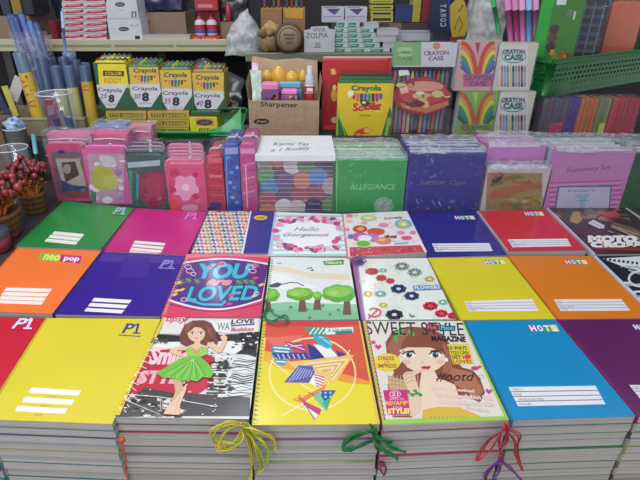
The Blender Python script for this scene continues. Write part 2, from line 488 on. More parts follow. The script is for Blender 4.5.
def art_violet(a):
    a.K = (0, 200, 3.2)
    a.poly([(330,172),(586,182),(580,205),(316,196)], (72, 46, 150)); a.poly([(400,178),(480,182),(470,250),(380,250)], (60, 34, 150))
    bars(a, [(302,313,422,320,-9,11), (290,329,410,336,-9,11), (278,345,398,352,-9,11)])
    p1(a, 512, 214, 48, 22, (140, 130, 205), 8, (110, 90, 190)); a.line([(505,217),(560,220)], 2, (170,160,220))
def art_red_p1(a):
    a.K = (0, 300, 5.333)
    p1(a, 62, 150, 116, 52, (235, 215, 240), 26, (80, 40, 130)); a.line([(70,158),(175,162)], 3, (110,20,60))
def art_yellow_p1(a):
    a.K = (0, 360, 4)
    for x, y in ((124, 110), (98, 147), (70, 183)):
        a.poly([(x,y),(x+200,y+12),(x+190,y+32),(x-10,y+22)], (240, 236, 232))
        a.text('name', x+66, y+38, 34, 6, (150, 110, 60), 0, 1)
    a.K = (110, 310, 4)
    p1(a, 48, 92, 80, 38, (60, 60, 140), 8); a.line([(34,100),(122,106)], 4, (90, 90, 80))
def hots(a, x, y, w, h, dx, dim=False):
    cs = [(170, 60, 150), (60, 120, 200), (90, 170, 70), (235, 190, 60)]; q = w/4.1
    for k, ch in enumerate('HOTS'):
        a.poly([(x+q*k, y), (x+q*(k+1), y), (x+q*(k+1)-dx, y-h), (x+q*k-dx, y-h)], cs[k])
        a.text(ch, x+q*k+q*.15-dx*.1, y-h*.1, q*.7, h*.78, (245, 245, 245), -dx*.8, 0, .04)
def lined(a, TL, TR, BR, BL, n, words=()):
    a.poly([TL, TR, BR, BL], (232, 230, 236))
    for k in range(1, n):
        f = k/n
        p = (TL[0]+(BL[0]-TL[0])*f, TL[1]+(BL[1]-TL[1])*f); q = (TR[0]+(BR[0]-TR[0])*f, TR[1]+(BR[1]-TR[1])*f)
        a.line([p, q], (BL[1]-TL[1])*.045, (110, 110, 130))
    for k, (wd, ww) in enumerate(words):
        f = (k+.78)/n; p = (TL[0]+(BL[0]-TL[0])*f, TL[1]+(BL[1]-TL[1])*f)
        a.text(wd, p[0]+ww*.12, p[1], ww, (BL[1]-TL[1])/n*.45, (110, 60, 110))
WD = lambda s: (('SUBJECT:', 34*s), ('NAME:', 24*s), ('GRADE & SECTION:', 76*s), ('TEACHER:', 38*s))
def art_hblue(a):
    a.K = (400, 200, 2.6667); lined(a, (85,116), (238,115), (247,136), (95,138), 4, WD(.45)); hots(a, 148, 52, 55, 10, 5)
def art_hred(a):
    a.K = (400, 200, 2.6667); lined(a, (287,105), (446,103), (457,123), (300,126), 4, WD(.45)); hots(a, 335, 42, 52, 11, 6)
def art_hyellow(a):
    a.K = (400, 200, 2.6667); lined(a, (171,270), (353,264), (370,296), (184,297), 4, WD(.5)); hots(a, 228, 171, 58, 10, 7)
def art_horange(a):
    a.K = (400, 200, 2.6667); lined(a, (410,265), (590,264), (614,295), (428,296), 4, WD(.5)); hots(a, 444, 171, 60, 11, 7)
def art_hcyan(a):
    a.K = (440, 360, 4); lined(a, (274,108), (622,103), (662,177), (312,185), 4, WD(1.35))
    a.K = (400, 200, 2.6667); hots(a, 350, 351, 78, 18, 10)
def art_hpurple(a):
    a.K = (540, 300, 6.4); hots(a, 612, 190, 150, 34, 26)
    a.K = (520, 370, 5.333); lined(a, (582,80), (960,78), (1010,150), (640,152), 4, WD(1.6))
    a.poly([(430,-2),(436,-2),(628,238),(622,242)], (150, 25, 110))

def art_pattern(a):
    a.K = (160, 200, 5.333); a.fill((226, 222, 214))
    cs = [(60, 140, 150), (205, 70, 90), (50, 60, 130), (235, 170, 90), (120, 170, 90), (170, 80, 150)]
    a.hold = True
    cs = [(60,150,160),(215,70,90),(50,60,130),(240,180,100),(110,180,120),(190,90,160),(240,150,60)]
    for j in range(14):
        for i in range(13):
            y = 60+j*17; x = 250 - j*7.3 + i*22 + (j % 2)*9
            c = cs[(i*3+j*2) % 7]
            a.poly([(x-11, y+2), (x-1, y-7), (x+11, y-1), (x+1, y+8)], c)
    a.hold = False; a.l += 1; a.hold = True
    for j in range(14):
        for i in range(13):
            y = 60+j*17; x = 250 - j*7.3 + i*22 + (j % 2)*9
            a.poly([(x+3, y+5), (x+11, y+1), (x+13, y+5), (x+5, y+10)], (56,56,110) if (i+j) % 3 else (150,60,90))
    a.hold = False; a.l += 1
    a.poly([(486,58),(620,58),(590,300),(436,300)], (38, 48, 140)); a.poly([(482,58),(489,58),(441,300),(430,300)], (225, 225, 235))
    a.ell(536, 94, 36, 13, (235, 200, 60)); a.text('note', 515, 99, 42, 10, (150, 90, 40), 2, 0, .03)
    a.poly([(238,56),(262,56),(170,262),(140,262)], (80, 70, 130)); a.line([(258,58),(168,250)], 2, (235,235,240))
def art_gorgeous(a):
    a.K = (260, 205, 6.4); a.fill((232, 240, 240))
    for k in range(9):
        y = 66 + k*31; a.poly([(80, y), (560, y), (560, y+11), (80, y+11)], (150, 214, 208))
    a.poly([(90,40),(108,40),(78,330),(52,330)], (190, 200, 225))
    a.ell(320, 185, 190, 105, (240, 242, 246), 28)
    pk = [(225, 70, 140), (240, 150, 190), (200, 50, 110), (245, 190, 210)]
    R = random.Random(5)
    for yy, x0, x1, cv in ((104, 130, 500, -14), (258, 120, 500, 22)):
        for k in range(26):
            u = R.random(); x = x0+(x1-x0)*u; y = yy + cv*math.sin(u*math.pi) + R.uniform(-14, 14)
            a.ell(x, y, R.uniform(14,34), R.uniform(9,17), (96,84,130) if k % 6 == 2 else pk[k % 4], 8, R.uniform(-.6,.6))
    for x, y in ((125,125),(100,165),(105,210),(490,120),(505,150),(500,215),(480,235)): a.ell(x, y, 24, 15, pk[int(x) % 4], 8)
    a.text('Hello', 215, 168, 160, 26, (140, 130, 150), 8, 0, .0, .3); a.text('Gorgeous', 145, 208, 290, 28, (176, 130, 160), 8, 0, .02, .3)
def art_hearts(a):
    a.K = (335, 205, 6.4); a.fill((236, 222, 226))
    a.poly([(92,270),(548,256),(590,330),(96,330)], (205, 60, 80))
    R = random.Random(3)
    for k in range(70): a.ell(R.uniform(60,540), R.uniform(60,255), R.uniform(4,14), R.uniform(3,7), R.choice([(240,190,205),(225,150,175),(215,200,180),(190,210,200),(235,205,215),(200,170,200)]), 7)
    for k in range(46):
        x = R.uniform(96, 560); y = 268 + R.random()*58; a.ell(x, y, 8, 5, R.choice([(235,110,120),(180,40,60),(240,150,140),(190,120,60)]), 6)
    for (x, y, rx, ry, c) in [(160,155,48,24,(205,70,50)), (262,172,58,24,(215,75,60)), (215,85,55,20,(180,200,150)), (436,122,56,30,(110,190,190)), (310,130,34,14,(220,140,170)),
                              (160,205,55,28,(200,80,160)), (232,212,52,28,(190,110,190)), (310,230,52,24,(225,120,110)), (185,116,22,10,(235,150,180)), (420,178,26,12,(235,140,170)), (458,212,36,14,(230,90,130)), (498,178,20,11,(235,120,160)), (92,70,22,12,(235,130,160)), (90,105,20,10,(240,180,140)), (80,160,14,10,(220,120,160))]:
        a.ell(x, y, rx, ry, c, 14)
    a.ell(190,214,46,20,(240,225,240)); a.ell(185,250,56,24,(235,235,190)); a.ell(182,250,46,20,(90,190,60))
    a.ell(436,124,32,18,(235,200,90)); a.ell(440,124,14,8,(240,235,190)); a.ell(165,155,22,11,(235,170,80)); a.ell(215,84,28,10,(235,220,150)); a.ell(300,226,26,10,(240,180,90))
    a.poly([(310,205),(345,190),(345,215)], (120,50,60)); a.poly([(345,200),(395,196),(392,215),(350,212)], (140,60,70)); a.ell(100,204,20,14,(100,110,170))
    a.poly([(378,245),(470,238),(468,248),(380,255)], (130,190,190)); a.text('Lovely', 318, 98, 118, 18, (120, 70, 90), -4, -8, .02, .2)
def art_loved(a):
    a.K = (160, 250, 5.333); a.fill((222, 62, 96))
    a.poly([(130,16),(580,22),(578,40),(300,30),(120,48)], (240, 120, 140))
    def arc(cx, cy, rx, ry, a0, a1, n=22): return [(cx+rx*math.cos(a0+(a1-a0)*k/n), cy+ry*math.sin(a0+(a1-a0)*k/n)) for k in range(n+1)]
    a.poly([(120,70)] + [(120+460*k/20, 66-26*math.sin(math.pi*k/20)+6*k/20) for k in range(21)] + [(545,262)] + [(545-510*k/20, 268+52*math.sin(math.pi*k/20)) for k in range(21)], (240, 230, 240))
    a.poly([(122,76)] + [(122+455*k/20, 74-26*math.sin(math.pi*k/20)+6*k/20) for k in range(21)] + [(543,256)] + [(543-500*k/20, 260+52*math.sin(math.pi*k/20)) for k in range(21)], (86, 44, 130))
    a.line([(36+510*k/20, 284+44*math.sin(math.pi*k/20)) for k in range(21)], 4, (60, 40, 110))
    T = (60, 180, 210); T2 = (40, 60, 130)
    a.text('YOU', 205, 148, 262, 72, T, 14, 0, .05, .12, T2, .05, 4)
    a.text('are', 248, 187, 124, 26, (240, 110, 140), 8, 0, .02, .3, (240, 225, 235), .02)
    a.text('LOVED', 140, 272, 370, 74, T, 16, -8, .03, .12, T2, .05, 4)
    a.line([(160,268),(230,290),(330,292),(350,270)], 12, T)
    for x, y, r in ((150,90,18),(160,112,20),(178,128,14),(480,92,20),(505,84,16),(495,112,18),(330,75,20),(128,265,16),(515,232,14)):
        a.ring(x, y, r, r*.6, 4, (230, 190, 220), 12)
    for x, y in ((110,170),(150,160),(196,164),(420,170),(455,166),(490,170)):
        a.line([(x-16,y+12),(x+16,y-12)], 5, (90, 150, 80)); a.ell(x, y, 16, 6, (110, 165, 90), 8, .5); a.ell(x+10, y+9, 14, 5, (90, 140, 80), 8, -.6)
    for x, y in ((70,180),(100,176),(90,218),(118,212),(540,186),(505,245),(80,238)):
        a.ell(x, y, 17, 7, (235, 200, 90), 8, -.4)
    for x, y in ((265,88),(320,74),(380,240),(510,150),(370,288),(515,85)):
        a.ell(x, y, 18, 8, (225, 60, 110), 8)
    for k in range(24): a.ell(138-k*4.8, 20+k*13.6, 5, 3, (240,170,180), 6)
def art_trees(a):
    a.K = (255, 250, 5.333); a.fill((228, 232, 230))
    a.poly([(85,80),(170,92),(270,118),(330,122),(500,128),(505,160),(300,150),(170,118),(85,110)], (238, 214, 184))
    a.poly([(80,120),(160,128),(260,180),(350,200),(80,210)], (240, 240, 238))
    for x0 in (360, 400, 440): a.line([(x0, 70), (x0+6, 160)], 1.5, (205, 215, 220))
    a.line([(75,190),(110,178),(150,182),(190,172),(230,176),(262,192)], 5, (70, 80, 96)); a.poly([(75,188),(120,172),(148,182),(120,200),(80,200)], (76, 84, 100))
    a.poly([(40,290),(180,276),(330,284),(560,290),(600,400),(30,400)], (140, 200, 160))
    a.poly([(40,330),(240,312),(560,330),(600,400),(30,400)], (124, 190, 146))
    G = [(120, 190, 70), (140, 205, 80), (98, 170, 62)]
    for tx, ty, rx, ry, bx, by in ((80,240,52,36,66,300), (242,235,76,34,252,300), (334,244,24,22,332,290), (450,232,92,46,490,316)):
        a.poly([(bx-14,ty+20),(bx+14,ty+20),(bx+24,by+30),(bx-22,by+30)], (120, 84, 70))
        a.line([(bx,ty+34),(bx+22,ty+16)], 6, (120,84,70))
        R = random.Random(int(tx))
        for k in range(7):
            f = 2*math.pi*k/7; a.ell(tx+rx*.55*math.cos(f), ty+ry*.5*math.sin(f), rx*.5, ry*.58, G[2 if math.sin(f) > .3 else 0], 12)
        a.ell(tx-rx*.1, ty-ry*.15, rx*.72, ry*.62, G[1], 14); a.ell(tx-rx*.35, ty-ry*.05, rx*.3, ry*.3, (165, 215, 100), 10)
    for x, y in ((95,322),(190,306),(362,298),(292,362),(276,318),(445,320),(400,344)): a.ell(x, y, 9, 8, (80, 150, 90), 8)
    a.poly([(360,60),(474,52),(472,78),(372,82)], (98, 150, 60)); a.text('Nature', 378, 76, 84, 15, (230, 240, 200), 0, -3, .02)
    a.line([(278,100),(300,94),(312,112),(296,108)], 5, (100, 110, 120)); a.ell(130,72,12,3,(150,160,170))
    a.poly([(66,20),(86,20),(48,400),(20,400)], (205, 220, 205))
def art_flowers(a):
    a.K = (340, 250, 5.333); a.fill((226, 230, 222))
    a.poly([(60,40),(88,40),(134,375),(102,375)], (150, 100, 160)); a.line([(92,45),(136,372)], 2.5, (90, 60, 110))
    R = random.Random(11)
    for k in range(60):
        x = R.uniform(110, 600); y = R.uniform(50, 370); a.ring(x, y, R.uniform(8,24), R.uniform(5,13), 2, R.choice([(190,214,200),(220,214,180),(200,220,226),(214,200,190)]), 10)
    D = (52, 70, 116)
    for x, y, rx, ry, c, mdl in ((330,88,48,26,(150,165,160),(200,215,210)), (398,120,46,26,(150,170,165),(200,220,215)), (170,115,44,22,(215,60,80),(200,50,60)), (220,150,34,20,(220,60,85),(200,50,60)), (268,166,28,18,(225,70,95),(200,50,60)),
                            (312,208,50,28,D,(190,220,225)), (382,246,48,27,D,(190,225,230)), (290,346,56,32,(58,56,74),(215,215,220)), (482,300,48,27,(215,50,72),(225,70,90)), (540,340,42,24,(220,55,75),(225,80,100)), (602,352,34,22,(215,50,72),(200,60,70)),
                            (478,156,34,19,(230,200,110),(240,230,190)), (150,235,32,20,(235,205,120),(240,235,190)), (215,235,40,20,(150,205,190),(220,235,230)), (230,110,26,14,(150,210,190),(220,235,230)), (230,295,30,14,(235,210,110),(240,235,190)), (548,280,32,18,(150,215,190),(220,235,230))):
        a.flower(x, y, rx*.88, ry*.88, c, mdl, 7, x*.1)
    a.poly([(388,192),(536,186),(544,212),(392,218)], (84, 130, 178)); a.text('FLOWERS', 398, 212, 134, 17, (220, 232, 240), 0, -5, .03)
    a.ring(183, 335, 34, 22, 8, (215, 60, 80), 20, -2.5, 2.8); a.line([(150,368),(200,320)], 7, (215,60,80)); a.ell(108,68,20,16,(50,60,130)); a.line([(90,50),(130,46)], 6, (150,50,150))
    a.line([(370,342),(380,356),(398,354)], 7, (50,110,70))
def splat(a, R, n, box, cols, smin, smax):
    for k in range(n):
        x = R.uniform(box[0], box[2]); y = R.uniform(box[1], box[3]); r = R.uniform(smin, smax)
        P = []
        for j in range(9):
            t = 2*math.pi*j/9; q = r*R.uniform(.4, 1.3); P.append((x+q*1.5*math.cos(t), y+q*.7*math.sin(t)))
        a.poly(P, R.choice(cols))
def art_girl(a):
    a.K = (110, 310, 4); a.fill((214, 212, 210)); R = random.Random(4)
    W = (232, 230, 228); B = (44, 42, 44); RD = (196, 34, 60)
    a.poly([(205,72),(600,96),(598,190),(520,180),(380,150),(180,150),(180,90)], W)
    a.poly([(180,96),(330,104),(600,92),(600,130),(480,124),(200,128)], B)
    a.poly([(170,70),(290,74),(286,90),(165,88)], W); a.poly([(536,100),(592,100),(585,190),(556,180),(500,176),(540,150)], B)
    splat(a, R, 40, (380,90,600,200), [B, (70,68,70), W], 4, 12)
    a.poly([(160,165),(300,150),(420,190),(410,300),(340,345),(210,330),(70,350),(100,260)], RD)
    a.text('Smile', 158, 215, 150, 62, (240, 200, 208), 8, 0, .05, .2); a.text('STYLE', 110, 292, 200, 46, (235, 170, 182), 14, 0, .06, .1)
    a.poly([(60,370),(140,310),(240,330),(420,340),(560,350),(560,425),(20,425)], (66, 62, 64))
    a.poly([(20,430),(100,345),(160,380),(180,425)], (80, 74, 74)); splat(a, R, 60, (60,340,300,430), [(60,58,58),(220,216,214),(120,112,110),(40,38,38)], 4, 13)
    a.poly([(490,190),(588,190),(570,345),(430,350),(470,260)], (222, 222, 222))
    for k in range(16):
        y = 196 + k*9.6; x0 = 486 - k*2.4
        a.line([(x0+R.uniform(0,25), y), (x0+34, y+R.uniform(-9,9)), (x0+66, y+R.uniform(-9,9)), (584-k*1.4, y+R.uniform(-4,6))], R.uniform(2,5), (50, 48, 50))
    splat(a, R, 60, (400,200,486,345), [B, (90,88,88), W, (60,58,60)], 4, 12)
    for k in range(9):
        y = 222+k*14; a.line([(400-k*2, y), (470-k, y+R.uniform(-5,5))], R.uniform(2,6), R.choice([B, W]))
    a.line([(70,340),(200,350),(330,372),(420,388)], 3, (225,222,220)); a.line([(200,355),(205,410)], 2, (225,222,220)); a.line([(60,362),(200,420)], 2.5, (225,222,220))
    splat(a, R, 26, (120,300,470,420), [(220,216,214),(235,232,230)], 2, 5)
    a.poly([(196,25),(230,28),(150,180),(70,350),(40,424),(12,424),(90,250)], (226, 200, 70)); 
    for k in range(26): a.ell(196-k*6.4, 40+k*14.8, 6, 4, R.choice([(240,235,210),(240,150,60),(225,120,60)]), 6)
    for k in range(12): a.line([(150-k*9+R.uniform(-12,12), 160+k*22), (176-k*10, 172+k*22)], 3, (240, 236, 230))
    a.poly([(222,36),(300,32),(292,100),(200,98)], (224, 220, 214)); a.text('upsy', 222, 56, 84, 22, (200, 40, 70), 6, 3, .02, .3)
    a.poly([(400,48),(596,36),(594,90),(470,98),(400,84)], (228, 226, 226)); a.text('WAY', 428, 84, 68, 30, (70, 68, 72), 2, 0, .0, 0)
    a.text('LOVE', 486, 58, 90, 16, (40, 36, 40), 2, -3, .04); a.text('fashion', 484, 90, 88, 16, (190, 60, 100), 4, -3, .04, .2); a.line([(485,66),(580,60)], 6, (90,60,130))
    splat(a, R, 20, (520,96,596,150), [B, W], 4, 10); a.text('love', 164, 136, 66, 22, (90, 80, 80), 4, 0, .02, .3)
    # the drawn girl
    SK = (232, 190, 160); SK2 = (214, 164, 134); HR = (116, 62, 56); H2 = (146, 84, 70)
    a.poly([(300,62),(330,46),(376,44),(406,56),(424,90),(432,130),(424,156),(410,120),(398,150),(380,152),(330,140),(312,150),(282,138),(276,110),(290,80)], HR)
    a.poly([(322,280),(278,330),(252,362),(228,392),(214,420),(276,424),(282,380),(304,326),(312,280)], SK); a.poly([(282,280),(254,282),(262,330),(246,370),(262,360),(296,320)], SK2)
    a.line([(246,372),(252,366),(262,352)], 3, SK2); a.line([(262,418),(268,378),(284,346)], 3, SK2)
    a.poly([(338,122),(360,122),(362,140),(392,150),(388,180),(316,186),(304,152),(338,138)], SK)
    a.poly([(304,150),(274,150),(244,158),(238,170),(258,182),(292,190),(290,180),(270,168),(276,164),(306,166)], SK)
    a.poly([(388,148),(410,158),(432,176),(446,172),(466,134),(470,112),(456,100),(440,112),(450,128),(436,150),(416,136),(392,132)], SK)
    a.poly([(300,160),(326,150),(346,166),(366,148),(392,156),(384,184),(358,194),(314,194)], (150, 205, 80)); a.poly([(330,152),(346,168),(362,152),(356,178),(336,178)], (225, 140, 110))
    a.poly([(312,188),(360,188),(400,226),(416,256),(402,276),(372,272),(350,290),(318,284),(282,290),(250,276),(212,276),(184,256),(226,232),(276,200)], (112, 190, 62))
    for x1, y1 in ((210,262),(244,272),(282,282),(318,280),(350,282),(386,268)): a.line([(332,196), ((332+x1)/2+4, (196+y1)/2), (x1, y1)], 3, (78, 150, 50))
    for x1, y1 in ((228,262),(264,276),(300,280),(336,276),(368,268)): a.line([(334,198), (x1, y1)], 3, (160, 220, 100))
    a.ell(346, 98, 35, 33, SK, 18); a.poly([(312,96),(318,66),(352,56),(384,72),(384,96),(366,76),(340,72)], HR); a.poly([(310,60),(336,50),(318,76),(304,104),(300,84)], H2); a.poly([(384,66),(404,80),(412,116),(398,104)], H2)
    for x in (330, 364): a.ell(x, 98, 8, 5, (245,240,235), 10); a.ell(x, 98, 4.5, 4.5, (70,50,50), 8); a.line([(x-9,94),(x,91),(x+9,94)], 2.5, (50,34,34))
    a.line([(341,117),(352,117)], 3.5, (200, 60, 90)); a.ell(324,108,5,3,(240,170,150)); a.ell(370,108,5,3,(240,170,150))
def art_kite(a):
    a.K = (240, 310, 4); Y = (236, 214, 46); a.fill(Y); R = random.Random(9)
    a.poly([(90,44),(482,44),(530,290),(470,280),(400,268),(330,240),(250,250),(170,180),(76,160)], (226, 78, 66)); a.poly([(90,44),(482,44),(486,60),(88,66)], (214, 64, 66))
    a.poly([(76,160),(170,176),(240,246),(150,230),(72,190)], (238, 170, 60)); a.poly([(330,236),(440,262),(530,290),(528,300),(420,290),(320,262)], (236, 150, 60))
    a.poly([(430,160),(506,170),(522,250),(470,240)], (220, 90, 60)); a.poly([(100,110),(250,100),(240,160),(140,150)], (232, 110, 90))
    a.ring(290, 256, 172, 144, 6, (240, 228, 170), 44)
    a.line([(165,425),(330,330),(440,160)], 4, (245,235,180)); a.line([(120,200),(250,300),(300,330)], 4, (245,235,190))
    P = [(238, 196, 110), (240, 225, 170)]
    a.poly([(190,208),(456,180),(380,292),(290,290)], P[0])
    for k in range(6): a.poly([(250+k*14,214+k*5),(438-k*14,194+k*8),(372-k*2,280-k*7),(364-k*2,274-k*7),(420-k*14,206+k*8),(262+k*14,222+k*5)], P[1] if k % 2 == 0 else (226, 170, 90))
    a.poly([(130,140),(206,146),(206,176),(178,222),(150,220),(128,180)], (70, 150, 180))
    for k in range(5): a.line([(134+k*3,150+k*14),(200-k*4,156+k*13)], 5, (235, 240, 235))
    a.poly([(178,128),(250,132),(268,160),(262,172),(200,152)], (170, 60, 130)); a.line([(190,134),(260,160)], 3, (240,220,235)); a.line([(200,146),(250,140)], 3, (240,220,235))
    a.poly([(124,172),(268,170),(282,200),(210,196),(150,196)], (62, 66, 140)); 
    for k in range(6): a.line([(150+k*20,176),(160+k*20,196)], 4, (200,205,230))
    a.poly([(268,134),(300,150),(346,190),(282,200)], (52, 56, 140)); a.poly([(290,134),(360,150),(392,186),(340,192)], (236, 236, 236)); a.poly([(384,162),(424,178),(392,188)], (52, 56, 150))
    a.poly([(270,72),(312,102),(352,110),(372,146),(350,156),(316,138),(296,116)], (60, 170, 196)); 
    for k in range(5): a.line([(284+k*16,88+k*10),(300+k*16,84+k*14)], 4, (180,230,235))
    a.poly([(176,290),(234,222),(290,224),(304,262),(284,292)], (92, 90, 170)); 
    for k in range(7): a.line([(196+k*14,286-k*3),(236+k*9,230+k*2)], 2.5, (200,205,235))
    a.poly([(298,252),(340,268),(322,318),(276,292)], (235, 235, 235))
    for k in range(5): a.line([(296+k*2,258+k*11),(338-k*3,270+k*11)], 5, (205, 50, 90))
    a.poly([(300,322),(384,322),(352,366),(330,376)], (40, 90, 160)); 
    for x in (322,342,362): 
        for y in (332,348): a.ell(x, y, 5, 5, (160,205,230), 8)
    a.poly([(210,360),(280,330),(350,296),(338,318),(286,346),(250,372)], (238, 130, 60)); a.line([(224,360),(330,306)], 4, (250,210,120)); a.line([(230,352),(262,366)], 4, (190,70,50)); a.line([(272,330),(300,342)], 4, (190,70,50))
    a.poly([(290,346),(318,330),(350,392),(344,404)], (110, 200, 150)); a.poly([(330,370),(366,348),(346,404)], (70, 170, 130))
    a.poly([(240,372),(324,396),(316,420),(302,436)], (232, 232, 230)); a.poly([(258,366),(326,398),(316,422),(252,380)], (200, 60, 110)); a.line([(234,340),(300,440)], 4, (170,60,120))
    a.poly([(256,72),(340,70),(344,100),(282,100)], (50, 160, 140)); a.poly([(340,74),(452,68),(454,92),(344,100)], (222, 236, 232)); 
    for k in range(4): a.line([(278+k*18,98),(298+k*18,72)], 6, (200,235,225))
    a.text('A kite notes', 350, 90, 96, 14, (40, 130, 120), 0, -5, .02, .2); a.poly([(380,86),(450,82),(450,94),(382,98)], (30,140,120))
    a.poly([(86,44),(106,44),(60,455),(34,455)], (226, 190, 60)); a.poly([(95,110),(104,110),(68,455),(58,455)], (228, 214, 80))
    a.poly([(474,44),(486,44),(562,455),(548,455)], (220, 200, 70))
def art_style(a):
    a.K = (355, 310, 4); a.fill((226, 218, 208)); HR = (140, 74, 58); H2 = (168, 98, 76); SK = (236, 208, 184)
    # long hair, ears, face
    a.poly([(122,130),(150,84),(210,66),(290,70),(350,96),(382,140),(402,200),(430,230),(470,240),(500,272),(520,330),(500,372),(440,340),(400,372),(340,330),(300,300),(262,300),(262,400),(232,430),(150,430),(140,360),(130,300),(156,250),(130,200)], HR)
    a.poly([(126,150),(160,96),(230,78),(200,130),(176,180),(150,190)], H2); a.poly([(300,88),(352,120),(380,180),(396,260),(350,250),(360,180)], H2)
    a.poly([(130,260),(250,300),(244,420),(150,425)], (186, 150, 110))
    for k in range(9): a.line([(140+k*14,262),(150+k*12,420)], 2, (226,200,150)); a.line([(132,270+k*17),(248,290+k*16)], 2, (226,200,150))
    a.poly([(380,230),(470,250),(512,320),(490,366),(440,320),(400,300)], (180, 112, 86))
    a.poly([(178,160),(190,150),(300,150),(352,170),(362,190),(360,214),(330,238),(296,250),(250,250),(210,230),(186,196)], SK)
    a.poly([(180,160),(200,110),(240,86),(300,96),(350,130),(362,190),(340,150),(300,122),(250,130),(210,150)], HR); a.poly([(182,176),(172,186),(180,206),(192,204)], SK); a.ell(182, 206, 5, 6, (245,245,240)); a.ell(366, 200, 6, 8, (245,240,235))
    a.poly([(196,168),(230,160),(240,166),(200,174)], (110,60,50)); a.poly([(300,162),(340,158),(344,164),(304,170)], (110,60,50))
    for x, w in ((216, 26), (322, 26)):
        a.ell(x, 180, w, 13, (242, 240, 236), 14); a.ell(x, 180, 13, 12, (80, 100, 96), 12); a.ell(x, 180, 7, 7, (20, 24, 26), 8); a.ell(x+4, 176, 3, 3, (250,250,250), 6)
        a.line([(x-w,178),(x-12,168),(x+10,166),(x+w,176)], 5, (40, 26, 26))
        for k in range(3): a.line([(x+(w-2)*(-1 if x < 260 else 1)*(1-.15*k), 176-3*k), (x+(w+9)*(-1 if x < 260 else 1)*(1-.15*k), 170-6*k)], 2.5, (40,26,26))
    a.ell(206, 208, 16, 9, (240,180,160)); a.ell(340, 208, 14, 9, (240,180,160)); a.line([(262,206),(268,212),(276,210)], 3, (210,150,130))
    a.poly([(262,230),(276,224),(284,227),(296,223),(304,230),(292,240),(272,240)], (206, 70, 90)); a.ell(284, 230, 14, 2.5, (120,30,50))
    a.poly([(266,250),(318,244),(330,270),(400,300),(420,360),(440,420),(262,430),(258,300)], SK)
    a.poly([(272,400),(330,388),(420,390),(500,424),(520,450),(268,450)], (224, 178, 52)); 
    for k in range(10): a.line([(300+k*16,426),(306+k*16,434)], 3, (160,110,40))
    # hand at the chin, bracelet
    a.poly([(190,262),(204,248),(232,246),(262,238),(284,236),(286,242),(262,250),(240,262),(246,290),(262,330),(266,400),(232,430),(216,420),(214,330),(200,290)], (230, 196, 168))
    for p in ([(196,268),(212,252),(228,256)], [(200,282),(220,268),(236,270)], [(206,294),(226,282),(240,284)]): a.line(p, 3.5, (196,150,124))
    a.line([(204,326),(228,338),(264,336)], 7, (70,150,80))
    for x, y in ((212,326),(230,342),(248,334),(262,342),(240,324)): a.ell(x, y, 9, 6, (60,150,76), 7)
    for x, y, rt in ((176,96,.5),(164,118,1.2),(186,82,-.3),(226,92,.8)): a.ell(x, y, 18, 8, (84,170,76), 8, rt)
    # lettering
    a.text('SWEET STYLE', 46, 98, 392, 52, (54, 50, 56), -6, 6, .0, 0, None, 0, 4)
    a.poly([(282,58),(334,60),(336,84),(286,82)], (110,40,56)); a.poly([(336,62),(402,64),(400,84),(338,86)], (30,90,110)); a.text('Pink', 290, 78, 38, 15, (225,90,110), 0, 0, .03); a.text('Moon', 344, 80, 50, 15, (90,205,215), 0, 0, .03)
    a.text('MAGAZINE', 308, 124, 134, 20, (34, 30, 34), -2, 4, .05)
    a.poly([(368,138),(452,136),(476,216),(392,218)], (226, 208, 66))
    for k, wd in enumerate(('10 WAYS', 'YOU CAN', 'GET HIS', 'LOVE!')): a.text(wd, 376+k*6, 160+k*18, 72, 14, (90, 60, 50) if k < 3 else (190,60,60), -3, 0, .03)
    a.ell(450, 188, 14, 10, (225,60,80), 8)
    a.ell(128, 210, 54, 36, (238, 208, 60), 22); a.text('DRESS', 94, 202, 62, 15, (170,90,60), 0, 0, .03); a.text('to', 116, 214, 22, 9, (170,90,60)); a.text('IMPRESS', 92, 232, 74, 15, (170,90,60), 0, 0, .03)
    a.poly([(112,322),(206,320),(222,418),(130,420)], (206, 40, 120)); a.ring(160, 338, 22, 13, 2.5, (240,210,225), 16); a.text('21', 148, 344, 24, 13, (245,225,235), 0, 0, .02)
    a.text('WAYS TO', 138, 362, 56, 9, (245,215,230)); a.text('REVAMP', 122, 382, 88, 15, (245,190,60), 0, -2, .04); a.text('YOUR', 150, 396, 40, 9, (245,215,230)); a.text('STYLE!', 132, 416, 84, 19, (250,235,120), 0, -2, .05)
    a.text('#ootd', 322, 288, 150, 38, (50, 44, 50), 6, 0, .0, .15, None, 0, 4)
    for k, (wd, wl) in enumerate((('how to get noticed', 170), ('this summer fashion look', 228), ('fashionable and chic', 216), ('the style!', 90))):
        a.text(wd, 308+k*16+(90 if k == 3 else 0), 322+k*26, wl, 17, (238, 226, 214), -4, 14, .02, 0, (214, 150, 130), .03)
    for x, y in ((92,150),(535,328)): a.poly([(x,y+10),(x-14,y-4),(x-8,y-12),(x,y-5),(x+9,y-11),(x+14,y-3)], (206, 50, 130))
    a.ell(480, 234, 16, 8, (206,60,110), 10); a.ell(498, 228, 8, 5, (206,60,110), 8); a.ell(73, 130, 10, 7, (215,70,120), 8); a.ring(505, 268, 10, 7, 2, (200,170,180), 10)
    a.poly([(28,40),(44,40),(122,470),(96,470)], (196, 196, 60)); a.line([(44,40),(122,455)], 3, (150,60,90))
    a.poly([(425,40),(432,40),(616,440),(604,440)], (150, 205, 60)); a.poly([(110,440),(610,426),(616,442),(114,460)], (160, 206, 60))
def moto(a, R, n=1):
    a.fill((40, 28, 36))
